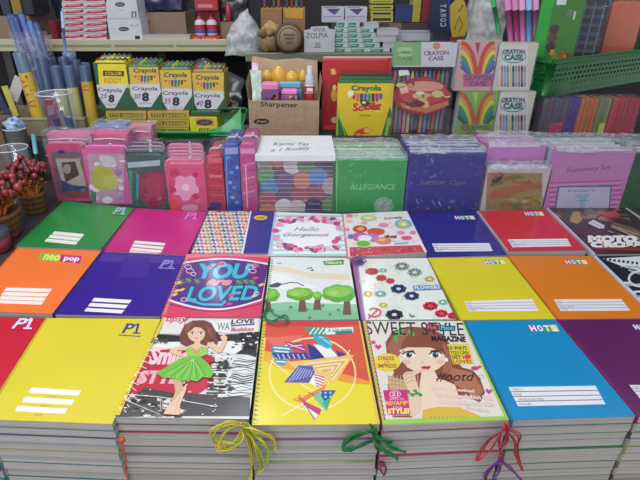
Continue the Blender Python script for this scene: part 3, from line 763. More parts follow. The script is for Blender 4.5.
def art_moto1(a):
    a.K = (540, 195, 6.4); a.fill((56, 34, 44)); R = random.Random(2)
    for k in range(40):
        x = R.uniform(60,420)+ (220 if k % 2 else 0); y = R.uniform(92,150); c = R.choice([(120,60,70),(150,110,70),(100,90,84),(170,50,60),(70,84,60),(40,30,36)])
        a.poly([(x,y-R.uniform(4,14)),(x+R.uniform(20,60),y-R.uniform(0,10)),(x+R.uniform(40,80),y+R.uniform(6,22)),(x-R.uniform(0,20),y+R.uniform(2,14))], c)
    a.poly([(210,110),(250,104),(270,160),(240,186),(190,170)], (170,130,70)); a.poly([(380,110),(480,104),(520,130),(420,140)], (190,60,60))
    a.poly([(306,180),(340,158),(414,196),(410,214),(380,216)], (206, 206, 220)); a.line([(326,172),(400,208)], 4, (120,120,150))
    for k in range(8): a.line([(440+R.uniform(-30,60),170+k*10),(640,220+k*12)], R.uniform(2,6), R.choice([(170,150,120),(90,60,60),(200,180,150)]))
    a.text('MOTO', 318, 300, 300, 36, (235, 232, 232), -6, 0, .10, .05); a.text('CROSS', 336, 334, 310, 32, (235, 232, 232), -6, 0, .10, .05)
    a.poly([(346,336),(660,336),(700,360),(360,350)], (150, 34, 40)); 
    a.poly([(40,88),(56,88),(348,400),(326,400)], (205, 205, 225))
def art_moto2(a):
    a.K = (400, 200, 2.6667); a.fill((24, 28, 44)); R = random.Random(8)
    a.poly([(510,146),(520,146),(700,318),(690,318)], (196, 206, 228))
    a.poly([(540,156),(640,150),(700,170),(700,200),(600,180)], (220, 224, 230)); 
    for k in range(9): a.ell(548+k*12, 158+k*1.5, 4, 4, (30,34,50), 6)
    for k in range(16): 
        x = R.uniform(560,680); y = R.uniform(176,300); a.line([(x,y),(x+R.uniform(10,40),y+R.uniform(-10,10)),(x+R.uniform(30,70),y+R.uniform(-6,20))], R.uniform(2,6), R.choice([(225,228,235),(160,166,180)]))
    a.ring(640, 210, 30, 20, 6, (215,218,226), 18)
def art_dark_end(a):
    a.K = (540, 195, 6.4); a.fill((46, 54, 50)); R = random.Random(6)
    for k in range(18):
        x = R.uniform(560,760); y = R.uniform(96,330); a.line([(x,y),(x+60,y+R.uniform(10,40))], R.uniform(4,12), R.choice([(180,160,110),(90,120,80),(120,110,100),(30,30,34)]))

LBL = {
 'green': 'green notebook cover with three white name bars, beside the red berries',
 'magenta': 'magenta notebook cover with white name bars in the back row',
 'pattern': 'notebook with a multicoloured diamond pattern and a blue strip with yellow oval',
 'gorgeous': 'pale mint striped notebook reading Hello Gorgeous inside a pink flower wreath',
 'hearts': 'pale pink notebook with red, purple and green shapes above a red patterned band',
 'hblue': 'dark blue notebook with a white four-line name panel, beside the pink patterned one',
 'hred': 'red notebook with a white four-line name panel in the back row',
 'moto1': 'dark notebook reading MOTO CROSS in big white letters',
 'dark_end': 'dark green streaked notebook at the far end of the back row, past the motorcycle one',
 'orange': 'bright orange notebook with a small green and pink logo and white name bars',
 'violet': 'violet notebook with three white name bars in the middle row',
 'loved': 'pink and purple notebook lettered YOU are LOVED in turquoise',
 'trees': 'notebook with a drawing of round green trees under a pale sky',
 'flowers': 'white notebook scattered with navy, red and grey flowers',
 'hyellow': 'yellow notebook with a white four-line name panel in the middle row',
 'horange': 'deep orange notebook with a white four-line name panel',
 'moto2': 'black and white illustrated notebook below the one reading MOTO CROSS',
 'red_p1': 'red notebook on the front stack at the picture edge, below the bright orange one',
 'yellow_p1': 'large yellow notebook with three white name bars on the front stack',
 'girl': 'notebook with a drawn brown-haired girl in a green dress, topmost of its stack',
 'kite': 'red and yellow notebook with patterned paper kites, topmost of its stack',
 'style': 'magazine-style notebook reading SWEET STYLE with a large drawn face',
 'hcyan': 'sky blue notebook with a white four-line name panel on the front stack',
 'hpurple': 'dark purple notebook on the front stack beside the sky blue one',
}
GR = (48,150,76); 
BK = [  # key, corners TL TR BR BL, raise, cover, art, tape, coil, edge colour, row
 ('green', [(64,201),(134,208),(101,249),(15,246)], .000, (28,134,62), art_green, (20,110,50), None, 3),
 ('magenta', [(135,208),(207,212),(187,255),(103,251)], .000, (196,20,118), art_magenta, (150,16,100), None, 3),
 ('pattern', [(207,211),(275,211),(268,254),(190,253)], .001, (226,222,214), art_pattern, (60,60,120), None, 3),
 ('gorgeous', [(275,212),(343,214),(348,256),(268,256)], .001, (232,240,240), art_gorgeous, (180,190,220), None, 3),
 ('hearts', [(342,214),(407,211),(427,252),(347,257)], .005, (236,222,226), art_hearts, (220,120,150), None, 3),
 ('hblue', [(408,214),(476,211),(507,255),(428,257)], .000, (36,34,132), art_hblue, (28,26,100), None, 3),
 ('hred', [(477,211),(545,209),(587,250),(507,251)], .004, (208,26,50), art_hred, (170,160,170), None, 3),
 ('moto1', [(547,208),(624,208),(690,253),(594,254)], .001, (56,34,44), art_moto1, (200,200,220), None, 3),
 ('dark_end', [(626,208),(704,208),(786,252),(692,253)], .000, (46,54,50), art_dark_end, (190,190,200), None, 3),
 ('orange', [(17,248),(101,251),(52,314),(-38,310)], .000, (250,116,48), art_orange, (210,90,40), None, 2),
 ('violet', [(102,252),(185,256),(160,316),(53,314)], .000, (50,22,142), art_violet, (40,18,110), None, 2),
 ('loved', [(187,254),(269,255),(261,317),(161,317)], .001, (222,62,96), art_loved, None, (240,150,160), 2),
 ('trees', [(271,257),(349,258),(359,319),(263,320)], .001, (228,232,230), art_trees, None, (40,130,70), 2),
 ('flowers', [(352,259),(427,258),(456,319),(362,320)], .001, (226,230,222), art_flowers, (150,100,160), None, 2),
 ('hyellow', [(428,258),(507,257),(556,319),(461,320)], .000, (222,204,26), art_hyellow, (200,190,30), None, 2),
 ('horange', [(507,256),(592,256),(655,318),(557,319)], .000, (226,120,18), art_horange, (190,100,20), None, 2),
 ('moto2', [(594,256),(676,255),(756,318),(657,319)], .001, (24,28,44), art_moto2, (196,206,228), None, 2),
 ('red_p1', [(-46,316),(45,318),(-20,421),(-134,418)], .000, (206,22,48), art_red_p1, (150,20,50), None, 1),
 ('yellow_p1', [(46,318),(161,319),(112,424),(-18,419)], .000, (224,204,44), art_yellow_p1, (190,170,40), None, 1),
 ('girl', [(163,318),(261,319),(249,419),(114,417)], .001, (214,212,210), art_girl, None, (210,190,60), 1),
 ('kite', [(263,321),(360,321),(380,424),(252,425)], .001, (236,214,46), art_kite, None, (30,130,70), 1),
 ('style', [(363,321),(463,321),(509,420),(383,425)], .001, (226,218,208), art_style, None, (196,60,110), 1),
 ('hcyan', [(464,321),(556,320),(636,416),(511,420)], .000, (0,136,196), art_hcyan, (20,110,160), None, 1),
 ('hpurple', [(557,320),(655,319),(768,414),(637,416)], .000, (94,18,88), art_hpurple, (120,20,90), None, 1),
]
ROWN = {3: 'notebooks laid out in the back row', 2: 'notebooks laid out in the middle row', 1: 'notebooks on top of the front stacks'}
UNDER = {'red_p1': 'red', 'yellow_p1': 'large yellow', 'girl': 'green-dressed girl', 'kite': 'paper kite', 'style': 'SWEET STYLE', 'hcyan': 'sky blue', 'hpurple': 'dark purple'}
EDGE = {'red_p1': [(60,130,140),(90,90,110)], 'yellow_p1': [(40,120,130),(60,110,120),(70,80,110),(40,120,130),(150,140,60)], 'girl': [(50,46,50),(70,66,70),(150,50,70),(120,140,60),(60,60,70)],
        'kite': [(130,150,60),(170,60,110),(130,80,130),(90,90,110),(60,120,120)], 'style': [(130,40,60),(80,90,90),(50,120,110),(60,80,150),(160,60,90)],
        'hcyan': [(80,90,100),(60,120,80),(70,120,80),(110,90,110),(70,110,80),(190,170,50)], 'hpurple': [(90,90,60),(150,130,70),(60,60,50)]}
ORD = ['second', 'third', 'fourth', 'fifth', 'sixth', 'seventh', 'eighth', 'ninth']
for key, px, dz, cv, art, tape, coil, row in BK:
    z = ZT + dz
    th = (z - RISE) if row > 1 else .0125
    t, Q, c = notebook(px, z, th, cv, LBL[key], ROWN[row], art, None, EDGE.get(key, [cv])[0] if row == 1 else None, tape, coil)
    if row == 1:
        R = random.Random(len(key)*7+3)
        zz = z - th - .0002; n = 8; hs = [R.uniform(.85, 1.15) for _ in range(n)]
        tot = zz - TABLE; k = 0; f = tot/(sum(hs)) 
        for k in range(n):
            h = hs[k]*f - .0002
            dx, dy = R.uniform(-.0014, .0014), R.uniform(-.0018, .0016)
            PX = [q + c + Vector((dx, dy, 0)) for q in Q]
            e = EDGE[key]; cc = e[(k+1) % len(e)]; c2 = e[(k+2) % len(e)]
            if k % 2: c2 = tuple(int(v*.35+110) for v in c2)
            else: cc = tuple(int(v*.3+118) for v in cc)
            notebook(PX, zz, h, cc, '%s notebook from the top of the stack under the %s cover' % (ORD[k], UNDER[key]),
                     'notebooks inside the front stacks', None, None, c2, tape and cc, coil)
            zz -= h + .0002
mat_film('top_film', .22, .42, 30, milk=.65, lo=.45, hi=.7)
# ---------------------------------------------------------------- helpers for upright things
def rect_at(x0, y0, x1, y1, Y, zb=None):
    ym = (y0+y1)/2
    a = at_y(x0, ym, Y); b = at_y(x1, ym, Y)
    return a.x, b.x, (at_y(x0, y1, Y).z if zb is None else zb), at_y((x0+x1)/2, y0, Y).z
def face_art(X0, X1, Z0, Z1, Y, loc, K):
    return Art(lambda x, y: (lambda p: (p.x, p.z))(at_y(x, y, Y)), lambda x, z, l: Vector((x-loc[0], Y-loc[1]-l*EPS, z-loc[2])), (X0, Z0, X1, Z1), K)
def round_rect(x0, z0, x1, z1, r, n=4):
    P = []
    for cx, cz, a in ((x1-r, z0+r, -90), (x1-r, z1-r, 0), (x0+r, z1-r, 90), (x0+r, z0+r, 180)):
        for k in range(n+1):
            t = math.radians(a + 90*k/n); P.append((cx+r*math.cos(t), cz+r*math.sin(t)))
    return P
KA=(0,0,4); KB=(120,0,4); KC=(240,0,4); KD=(370,0,4); KE=(480,0,4); KF=(0,100,4); KG=(130,100,4); KH=(260,100,4); KI=(380,100,4); KJ=(480,100,4)
GREY = (150,146,144)

# ---------------------------------------------------------------- upright notepad packs behind the back row
def pad_pack(px, Y, depth, n, cover, label, art=None, K=None, pages=(214,214,210), inner=None, wrap=True, lean=0, name='notepad_pack', zb=None, cover_part='notepad'):
    X0, X1, Z0, Z1 = rect_at(*px, Y, RISE if zb is None else zb)
    loc = ((X0+X1)/2, Y, Z0)
    t = thing(name, label, 'notepads', loc)
    d = depth/n
    for k in range(n):
        m = MB(); y = k*d; R = random.Random(k*5+n); w = (X1-X0)/2; h = (Z1-Z0)*(1 if k == 0 else R.uniform(.96, 1.0))
        cc = cover if (k == 0 or not inner) else inner[k % len(inner)]
        m.box(-w, y+.0006, 0, w, y+.0022, h, cc, .0006)
        m.box(-w+.003, y+.0022, .001, w-.002, y+d-.003, h-.002, pages)
        m.box(-w, y+d-.003, 0, w, y+d-.0012, h, cc, .0006)
        m.box(-w-.0006, y+.0006, 0, -w+.001, y+d-.0012, h, cc)
        if k == 0 and art:
            a = face_art(X0, X1, Z0, Z1, Y+.0006, loc, K); art(a); m.put(a)
        m.build('notepad', 'printed_card', t)
    if wrap:
        m = MB(); w = (X1-X0)/2; m.puffbox(-w-.0015, -.0035, .002, w+.0015, depth+.001, Z1-Z0+.004, (240,240,245), .0016, 12, n+int(px[0]), 26)
        m.build('clear_film', 'clear_wrap', t)
        m = MB(); hz = Z1-Z0+.0065
        m.sheet(lambda u, v: Vector((-w+2*w*u, -.004+(depth+.003)*v, hz-.008*(1-min(1, v*6)))) + noise.noise_vector(Vector((u*9+px[0], v*5, 1)))*.0035, 26, 12, (240,240,245))
        m.build('film_fold', 'top_film', t)
    return t, loc, (X0, X1, Z0, Z1)

def art_dots(a):
    a.fill((92, 62, 76)); R = random.Random(3)
    cs = [(86,70,110),(170,150,155),(70,56,100),(190,120,100),(170,60,80),(200,130,90),(90,150,80),(80,130,180),(150,60,80),(210,200,195),(70,130,170),(180,70,90),(230,220,215),(80,140,80),(100,70,120)]
    P = [(20,250),(70,235),(130,262),(185,262),(265,250),(20,300),(40,345),(100,325),(170,322),(232,305),(30,400),(105,390),(160,385),(225,372),(95,430),(285,345),(30,450),(150,435),(285,420),(215,440)]
    for k, (x, y) in enumerate(P): a.ell(x, y, 37, 35, cs[(k*4+1) % 15], 18)
    a.hold = True
    for k in range(27): a.line([(0, 240+k*8.6), (300, 240+k*8.6)], 1.8, (206, 190, 190) if k % 2 else (120, 96, 110))
    a.hold = False; a.l += 1
    a.ell(215, 415, 34, 20, (50,50,90), 14); a.text('Memo', 196, 420, 44, 13, (150,150,180))
t, loc, bb = pad_pack((258,159,333,213), .645, .15, 6, (92,62,76), 'pack of striped dotty notebooks with a white handwritten paper on top', art_dots, KH, (150,140,140), [(92,62,76),(120,80,90)])
zt = bb[3]+.010
a = Art(lambda x, y: (lambda p: (p.x, p.y))(at_z(x, y, zt)), lambda x, y, l: Vector((x-loc[0], y-loc[1], zt+.0012-loc[2]+l*EPS)), (bb[0]-.003, .63, bb[1]+.003, .80), KH)
a.text('Karmi Yas', 52, 184, 145, 13, (60,64,80), 0, 0, 0, .4); a.text('a 1 Rudilly', 44, 212, 160, 16, (60,64,80), 0, -8, 0, .4)
m = MB(); w = (bb[1]-bb[0])/2+.003; m.box(-w, -.008, zt-loc[2], w, .150, zt+.001-loc[2], (226,228,232)); m.box(-w, -.009, zt-loc[2]-.012, w, -.008, zt-loc[2]+.001, (222,224,230)); m.put(a); m.build('paper_note', 'printed_card', t)

def art_gr(a):
    a.fill((42, 156, 72)); a.poly([(300,228),(580,228),(580,244),(300,240)], (100,190,110)); a.poly([(300,230),(312,230),(306,460),(298,460)], (120,200,130))
    a.text('ALLEGIANCE', 358, 358, 186, 22, (130,205,140), 0, 0, .01, .25, None, 0)
    for k in range(9):
        t = k*.7; a.ell(494+24*math.cos(t), 424+22*math.sin(t), 17, 15, (128,178,138), 9)
    a.ell(494, 424, 26, 24, (160,190,160), 14); a.line([(478,440),(500,410),(512,404)], 4, (90,150,100)); a.line([(494,396),(494,452)], 3, (100,160,110)); a.line([(462,424),(526,424)], 3, (100,160,110))
    a.line([(300,240),(300,455)], 8, (20,110,50))
pad_pack((334,158,405,214), .642, .14, 6, (42,156,72), 'pack of bright green notepads with a small grey flower, in clear film', art_gr, KH, (190,215,190), [(42,156,72),(150,210,130)])
def art_bl(a):
    a.fill((40, 34, 132)); a.poly([(103,210),(412,210),(412,222),(103,222)], (56,52,150)); a.poly([(103,210),(114,210),(108,460),(98,460)], (60,60,160))
    a.text('Scottish Cape', 158, 344, 186, 24, (116,92,110), 0, 0, .01, .3)
    for x, y in ((150,408),(210,245),(214,412),(240,418)): a.line([(x-6,y-12),(x+4,y+8)], 4, (130,130,200))
pad_pack((407,152,482,214), .642, .12, 5, (40,34,132), 'pack of deep blue notepads in clear film, between green and pink packs', art_bl, KI, (190,190,205), [(40,34,132)])
def art_br(a):
    a.fill((196, 186, 186)); a.poly([(30,290),(250,292),(246,440),(22,440)], (150, 128, 74)); R = random.Random(4)
    for k in range(34):
        x = R.uniform(36,240); y = R.uniform(296,432); c = R.choice([(168,96,66),(120,120,50),(176,150,84),(150,84,60),(110,110,56),(170,130,80)])
        a.poly([(x,y),(x+R.uniform(15,45),y-R.uniform(4,14)),(x+R.uniform(30,60),y+R.uniform(0,10)),(x+R.uniform(5,30),y+R.uniform(6,18))], c)
    a.poly([(30,380),(70,352),(130,345),(240,330),(248,345),(150,372),(40,400)], (172,92,66))
    a.text('New', 44, 344, 44, 30, (30,30,34), 4, -26, .05, .2)
pad_pack((484,168,546,213), .640, .035, 2, (196,186,186), 'pad with a mottled brown cover marked New, in front of a pink pad', art_br, KJ, (205,200,205))
def art_pk(a):
    a.fill((200,120,186)); a.poly([(15,180),(240,178),(240,188),(15,190)], (226,200,222)); a.text('Stationery', 84, 248, 100, 13, (150,80,140), 0, 0, .01, .2)
pad_pack((484,145,541,200), .682, .10, 4, (200,120,186), 'pale pink notepads rising behind the mottled brown pad', art_pk, KJ, (206,170,196))
def art_st(a):
    a.fill((196, 120, 176)); a.text('Stationery Set', 346, 296, 176, 24, (120,70,120), 0, -14, .01, .2)
    for k in range(13): a.line([(278, 332+k*9.5), (566, 322+k*9.5)], 4.2, (196, 40, 130) if k % 2 == 0 else (214,150,190))
    a.poly([(312,344),(528,342),(518,440),(296,440)], (80, 100, 150)); a.poly([(318,350),(522,348),(513,440),(303,440)], (196, 186, 206))
    a.text('Letters', 352, 368, 110, 12, (100,130,170), 0, -2, .01, .2); a.poly([(376,378),(440,376),(424,400),(420,430),(400,432),(398,400)], (150,176,200)); a.line([(384,404),(436,402)], 4, (110,150,180))
pad_pack((550,151,627,213), .645, .13, 6, (196,120,176), 'pink stationery set with magenta stripes and a pale framed panel', art_st, KJ, (214,214,200), [(210,200,150),(150,190,200),(220,160,190)])
def art_dg(a):
    a.fill((22,84,42)); a.poly([(560,205),(660,205),(660,215),(560,213)], (60,110,70))
pad_pack((628,152,706,213), .650, .13, 5, (22,84,42), 'dark green notepads beside the pink stationery set', art_dg, KJ, (150,160,150), [(22,84,42)])

# ---------------------------------------------------------------- pencil cases on the left
def pencil_case(px, Y, thick, col, label, art=None, K=None, lid=None, group='pencil cases in clear film', film=True, zb=None):
    X0, X1, Z0, Z1 = rect_at(*px, Y, RISE if zb is None else zb); loc = ((X0+X1)/2, Y, Z0); w = (X1-X0)/2; h = Z1-Z0
    t = thing('pencil_case', label, 'pencil case', loc, group)
    r = min(.012, w*.45)
    m = MB(); m.slab_y(round_rect(-w, 0, w, h, r), .0015, thick*.48, col, True)
    if art:
        a = face_art(X0+.001, X1-.001, Z0+.001, Z1-.002, Y+.0012, loc, K)
        m.slab_y(round_rect(-w+.002, .002, w-.002, h-.002, r*.8), .0012, .0016, col, True); a.l = 2; art(a); m.put(a)
    m.build('shell', 'soft_plastic', t)
    m = MB(); m.slab_y(round_rect(-w-.001, .0, w+.001, h+.001, r), thick*.48, thick*.56, lid or (230,200,215), True); m.build('zip', 'soft_plastic', t)
    m = MB(); m.slab_y(round_rect(-w, 0, w, h, r), thick*.56, thick, col, True); m.build('back_shell', 'soft_plastic', t)
    m = MB(); m.box(w*.2, thick*.45, h+.001, w*.2+.006, thick*.6, h+.006, (200,200,205), .001); m.build('zip_pull', 'hard_plastic', t)
    if film:
        m = MB(); m.puffbox(-w-.0015, -.003, .001, w+.0015, thick+.001, h+.009, (240,240,245), .0014, 8, int(px[0]), 34); m.build('clear_film', 'clear_wrap', t)
    return t
def art_c1(a):
    a.fill((206,70,110)); a.poly([(200,205),(330,210),(345,385),(240,385)], (120,90,110)); a.poly([(222,238),(322,238),(350,360),(250,340)], (186,170,160)); a.poly([(245,250),(300,245),(318,300),(262,330)], (84,54,50))
    a.poly([(244,320),(290,340),(350,345),(356,372),(250,368)], (36,70,120)); a.line([(222,236),(322,236)], 4, (210,160,120)); a.ell(268,276,16,20,(180,150,140)); a.poly([(262,370),(356,360),(356,390),(270,392)], (150,60,60)); a.ell(245, 208, 16, 8, (40,50,130))
    a.line([(320,240),(350,350)], 4, (190,60,90))
pencil_case((52,144,89,208), .71, .03, (206,60,104), 'rounded pink pencil case with a dark brown and blue picture, next to the berries', art_c1, KF)
def art_c2(a):
    a.fill((222,90,160)); a.poly([(348,215),(495,215),(495,410),(370,410)], (196,150,176)); R = random.Random(2)
    for k in range(26): a.ell(R.uniform(365,490), R.uniform(225,405), R.uniform(6,18), R.uniform(5,14), R.choice([(225,200,215),(210,110,160),(190,170,190),(160,120,150),(236,220,230)]), 9)
    a.ell(410, 310, 48, 52, (196,178,60), 16); a.ell(440,330,30,30,(206,196,80),12); a.ell(432,246,30,24,(214,196,200),12); a.poly([(356,362),(385,368),(385,410),(360,410)], (50,130,80)); a.ell(430,400,22,14,(236,230,225),10)
pencil_case((87,148,129,209), .69, .035, (220,60,150), 'bright pink pencil case with a yellow and white flowery picture', art_c2, KF)
def art_c3(a):
    a.fill((34,84,76)); a.poly([(510,250),(640,240),(640,262),(512,272)], (170,190,200)); a.poly([(560,300),(600,285),(640,280),(660,300),(660,425),(600,430),(565,400),(555,350)], (150,26,66)); a.poly([(575,320),(620,296),(650,300),(650,380),(600,390)], (170,36,80))
    a.poly([(515,280),(530,280),(528,410),(518,410)], (60,130,110)); a.poly([(545,300),(556,296),(552,400),(545,396)], (60,140,160))
pencil_case((129,155,167,213), .66, .035, (34,84,76), 'dark teal pencil case with a crimson rounded shape', art_c3, KF, (40,50,60))
def art_c4(a):
    a.fill((226,70,120)); a.poly([(158,246),(290,246),(290,258),(158,258)], (240,130,165)); a.ell(222, 348, 44, 42, (238,160,190), 16)
    for k in range(5): a.ell(222+36*math.cos(k*1.257+.3), 350+36*math.sin(k*1.257+.3), 20, 19, (238,160,190), 10)
    a.ell(222,350,16,15,(245,205,220),12)
    for x, y, r in ((182,290,18),(170,300,9),(172,360,14),(262,300,12),(262,385,14)): a.ell(x, y, r, r*.9, (200,30,80), 10)
    a.ell(176,420,24,30,(245,60,80),10); a.ell(240,432,34,14,(236,150,180),12); a.line([(160,268),(162,430)], 4, (190,40,80))
pencil_case((167,161,206,213), .645, .022, (226,60,112), 'pink pencil case with a pale round blossom, front one of its row', art_c4, KG)
for k in range(5):
    pencil_case((169+k*.4,159-k*3.4,207-k*.5,213), .670+k*.026, .022, [(222,80,120),(210,50,96),(230,100,140),(206,60,110),(226,110,150)][k], 'plain pink pencil case, %s behind the one with the pale round blossom' % ['first','second','third','fourth','fifth'][k], lambda a, k=k: a.poly([(150,200),(300,200),(300,212),(150,212)], (240,160,185)), KG, film=k % 2 == 0)
def art_c5(a):
    a.fill((196,34,56)); a.poly([(312,230),(372,230),(372,250),(312,255)], (226,90,100))
    for k in range(8): a.line([(318, 280+k*20),(368, 290+k*18)], 4, (220,80,90) if k % 2 else (150,20,50))
    a.poly([(320,410),(370,410),(366,440),(318,440)], (60,50,120)); a.text('School', 316, 310, 50, 14, (240,150,150), 0, 0, .02)
for k in range(3):
    pencil_case((130+k,151-k*3.6,167,213), .700+k*.026, .022, [(60,60,70),(150,40,80),(40,90,100)][k], '%s pencil case standing behind the dark teal one' % ['grey', 'crimson', 'dull teal'][k], lambda a: a.poly([(120,180),(300,180),(300,196),(120,196)], (170,120,140)), KG, film=k % 2 == 0)
pencil_case((207,157,224,213), .65, .13, (190,34,56), 'narrow red pencil case with a dark blue foot', art_c5, KG)
def art_c6(a):
    a.fill((40,74,170)); a.poly([(380,190),(440,190),(440,215),(380,218)], (150,160,210))
    for k in range(10): a.ell(395+(k*17) % 40, 230+k*20, 9, 7, [(80,140,210),(30,50,140),(120,170,220)][k % 3], 8)
    a.line([(386,225),(390,440)], 4, (130,160,220))
pencil_case((225,146,240,213), .65, .14, (36,66,160), 'narrow bright blue pencil case standing on edge', art_c6, KG)
def art_c7(a):
    a.fill((196,70,130)); a.poly([(442,195),(500,195),(500,215),(442,215)], (230,140,180))
    for k in range(7): a.line([(450, 235+k*28),(500, 222+k*28)], 7, (225,120,170) if k % 2 else (170,50,110))
    a.line([(462,260),(470,430)], 5, (240,170,200))
pencil_case((241,145,257,213), .65, .14, (190,60,124), 'narrow pink pencil case against the dotty notebooks', art_c7, KG)
# soft packs lying on top behind the cases
def soft_pack(px, Y, depth, col, label, zb, cols=None, rz=0):
    X0, X1, Z0, Z1 = rect_at(*px, Y, zb); loc = ((X0+X1)/2, Y, Z0); w = (X1-X0)/2
    t = thing('soft_pouch', label, 'pouch', loc, 'soft pouches heaped behind the pencil cases', rz)
    m = MB(); m.puffbox(-w, 0, 0, w, depth, Z1-Z0, col, .004, 8, int(px[0]), 30)
    m.build('pouch_body', 'soft_plastic', t)
    m = MB(); m.puffbox(-w-.005, -.006, 0, w+.005, depth+.004, Z1-Z0+.006, (240,240,245), .005, 9, int(px[0])+3, 30); m.build('clear_film', 'loose_wrap', t)
    m = MB(); m.tube([(-w*.9, -.004, (Z1-Z0)*.7), (0, -.006, (Z1-Z0)*.78), (w*.9, -.004, (Z1-Z0)*.7)], .0016, cols or (240,200,215), 5); m.build('zip', 'hard_plastic', t)
    return t
zc = at_y(100, 152, .74).z
m = MB(); m.box(at_y(50, 152, .74).x, .746, RISE, at_y(92, 152, .74).x, .781, zc-.003, (84,70,80), .002)
tag(m.build('storage_box', 'cardboard'), 'narrow dark box under the pale pink pouch, behind the brown-pictured pencil case', 'box')
m = MB(); m.box(at_y(94, 152, .74).x, .746, RISE, at_y(128, 152, .74).x, .858, zc-.003, (84,70,80), .003)
tag(m.build('storage_box', 'cardboard'), 'wider dark box under the light blue and hot pink pouches', 'box')
soft_pack((48,134,91,150), .747, .034, (226,110,160), 'pale pink film-wrapped pouch behind the brown-pictured pencil case', zc)
soft_pack((95,126,126,138), .80, .04, (90,140,196), 'light blue pouch lying behind the pink pencil cases', zc+.012)
soft_pack((93,134,128,150), .750, .045, (228,80,130), 'hot pink pouch lying across the tops of the pencil cases', zc)
soft_pack((128,127,152,146), .815, .04, (232,130,160), 'puffed pale pink pouch below the crayon cartons', zc)
# ---------------------------------------------------------------- crayon cartons and other goods on the platform
def carton(name, label, cat, px, Y, depth, col, art=None, K=None, zb=None, group=None, mat='printed_card', open_top=False, inner=None, side=None):
    X0, X1, Z0, Z1 = rect_at(*px, Y, zb); loc = ((X0+X1)/2, Y, Z0); w = (X1-X0)/2; h = Z1-Z0
    t = thing(name, label, cat, loc, group)
    m = MB()
    if open_top:
        c = .0018
        m.box(-w, .0, 0, w, c, h, col); m.box(-w, depth-c, 0, w, depth, h, side or col); m.box(-w, c, 0, -w+c, depth-c, h, side or col); m.box(w-c, c, 0, w, depth-c, h, side or col); m.box(-w+c, c, 0, w-c, depth-c, c, side or col)
    else: m.box(-w, 0, 0, w, depth, h, col, .0012)
    if art:
        a = face_art(X0, X1, Z0, Z1, Y-.0001, loc, K); art(a); m.put(a)
    m.build('carton_body', mat, t)
    return t, loc, (X0, X1, Z0, Z1)
G = (38, 92, 56)
def smile(a, cx, cy, w, h):
    cs = [(200,60,50),(226,130,50),(120,60,120),(60,100,170),(50,140,90),(120,70,50),(190,50,90)]
    for k in range(7):
        x = cx - w/2 + w*(k+.5)/7; d = h*(1-((k-3)/3.6)**2)
        a.poly([(x-w*.06, cy), (x+w*.06, cy), (x+w*.05, cy+d*.8), (x, cy+d), (x-w*.05, cy+d*.8)], cs[k])
def art_cr(cx, top, price, yel=True):
    def f(a, top=top-12):
        a.fill(G)
        a.poly([(cx-66,top),(cx+66,top),(cx+64,top+78),(cx-58,top+78)], (214,180,66))
        a.text('Crayola', cx-46, top+34, 92, 24, (50,70,50), 0, 0, .03); smile(a, cx, top+40, 90, 30)
        y = top+80
        a.poly([(cx-66,y-6),(cx+66,y-6),(cx+66,y+24),(cx+24,y+86),(cx-26,y+86),(cx-66,y+24)], (206,206,212))
        a.text('Crayola', cx-50, y+24, 100, 20, (60,60,76), 0, 0, .02); a.text('8', cx-10, y+62, 24, 32, (40,40,56), 0, 0, .05); a.text(price, cx-46, y+56, 28, 20, (90,60,110), 0, -4, .01, .2)
        a.text('crayons', cx-22, y+78, 48, 10, (110,110,120)); 
    return f
def art_first(a):
    a.fill((40,90,60)); a.poly([(390,256),(520,256),(515,350),(398,350)], (232,210,40)); a.poly([(412,282),(496,284),(496,306),(412,304)], (60,44,36)); a.text('COLOR', 420, 301, 68, 14, (220,180,60), 0, 0, .03); a.text('KIDDY', 418, 332, 70, 20, (200,130,40), 0, 0, .02)
    a.poly([(378,338),(510,338),(500,360),(460,432),(425,432),(385,370)], (206,206,212)); a.text('Crayola', 392, 370, 96, 20, (60,60,76), 0, 4, .02); a.text('8', 436, 408, 20, 28, (40,40,56), 0, 0, .05); a.text('25', 400, 395, 28, 18, (90,60,110), 0, -4, .01, .2); a.text('crayons', 420, 424, 44, 9, (110,110,120))
zl = at_y(150, 110, .905).z
# flat boxes the cartons stand on
def art_flat(x0, x1, y0, y1):
    def f(a):
        a.fill((196,158,62)); a.poly([(x0+14,y0+6),(x1-12,y0+8),(x1-12,y1-6),(x0+14,y1-8)], (60,96,50)); a.text('TTTS CRAYONS', x0+18, y1-9, x1-x0-34, (y1-y0)*.42, (206,180,80), 0, 2, .03)
    return f
flat = []
for r, (y0, y1) in enumerate(((127.5,136),(119.5,127),(111.5,119))):
    for c, (x0, x1) in enumerate(((106,146),(147.5,189))):
        zlo = at_y(x0, y1, .895).z if r else TIER+.0017
        q = 3.8*4; lab = ['bottom', 'middle', 'top'][r] + ' flat gold and green box of the pile under the ' + ['first and second', 'third'][c] + ' crayon carton'
        Kx = (0,0,4)
        t, l, b = carton('flat_box', lab, 'box', (x0,y0,x1,y1), .895, .14, (196,158,62), art_flat(x0*4, x1*4, y0*4, y1*4), Kx, zlo, 'flat crayon boxes')
        m = MB(); w = (b[1]-b[0])/2; m.box(-w+.002, .002, b[3]-b[2]-.0005, w-.002, .138, b[3]-b[2]+.0002, (170,130,60)); m.build('lid', 'printed_card', t)
def art_joy(a):
    a.fill((222,206,40)); a.poly([(262,72),(336,74),(336,104),(264,104)], (214,160,50)); a.ell(298, 90, 34, 13, (60,50,90), 14); a.ell(290,92,10,8,(170,60,60),8); a.ell(308,90,10,8,(60,110,80),8); a.text('JOY', 274, 128, 44, 15, (60,50,40), 0, 0, .04)
t, l, b = carton('crayon_box', 'small yellow box reading JOY at the end of the flat box pile', 'box', (190,117,217.5,135), .895, .12, (214,196,40), art_joy, KG, TIER+.0017)
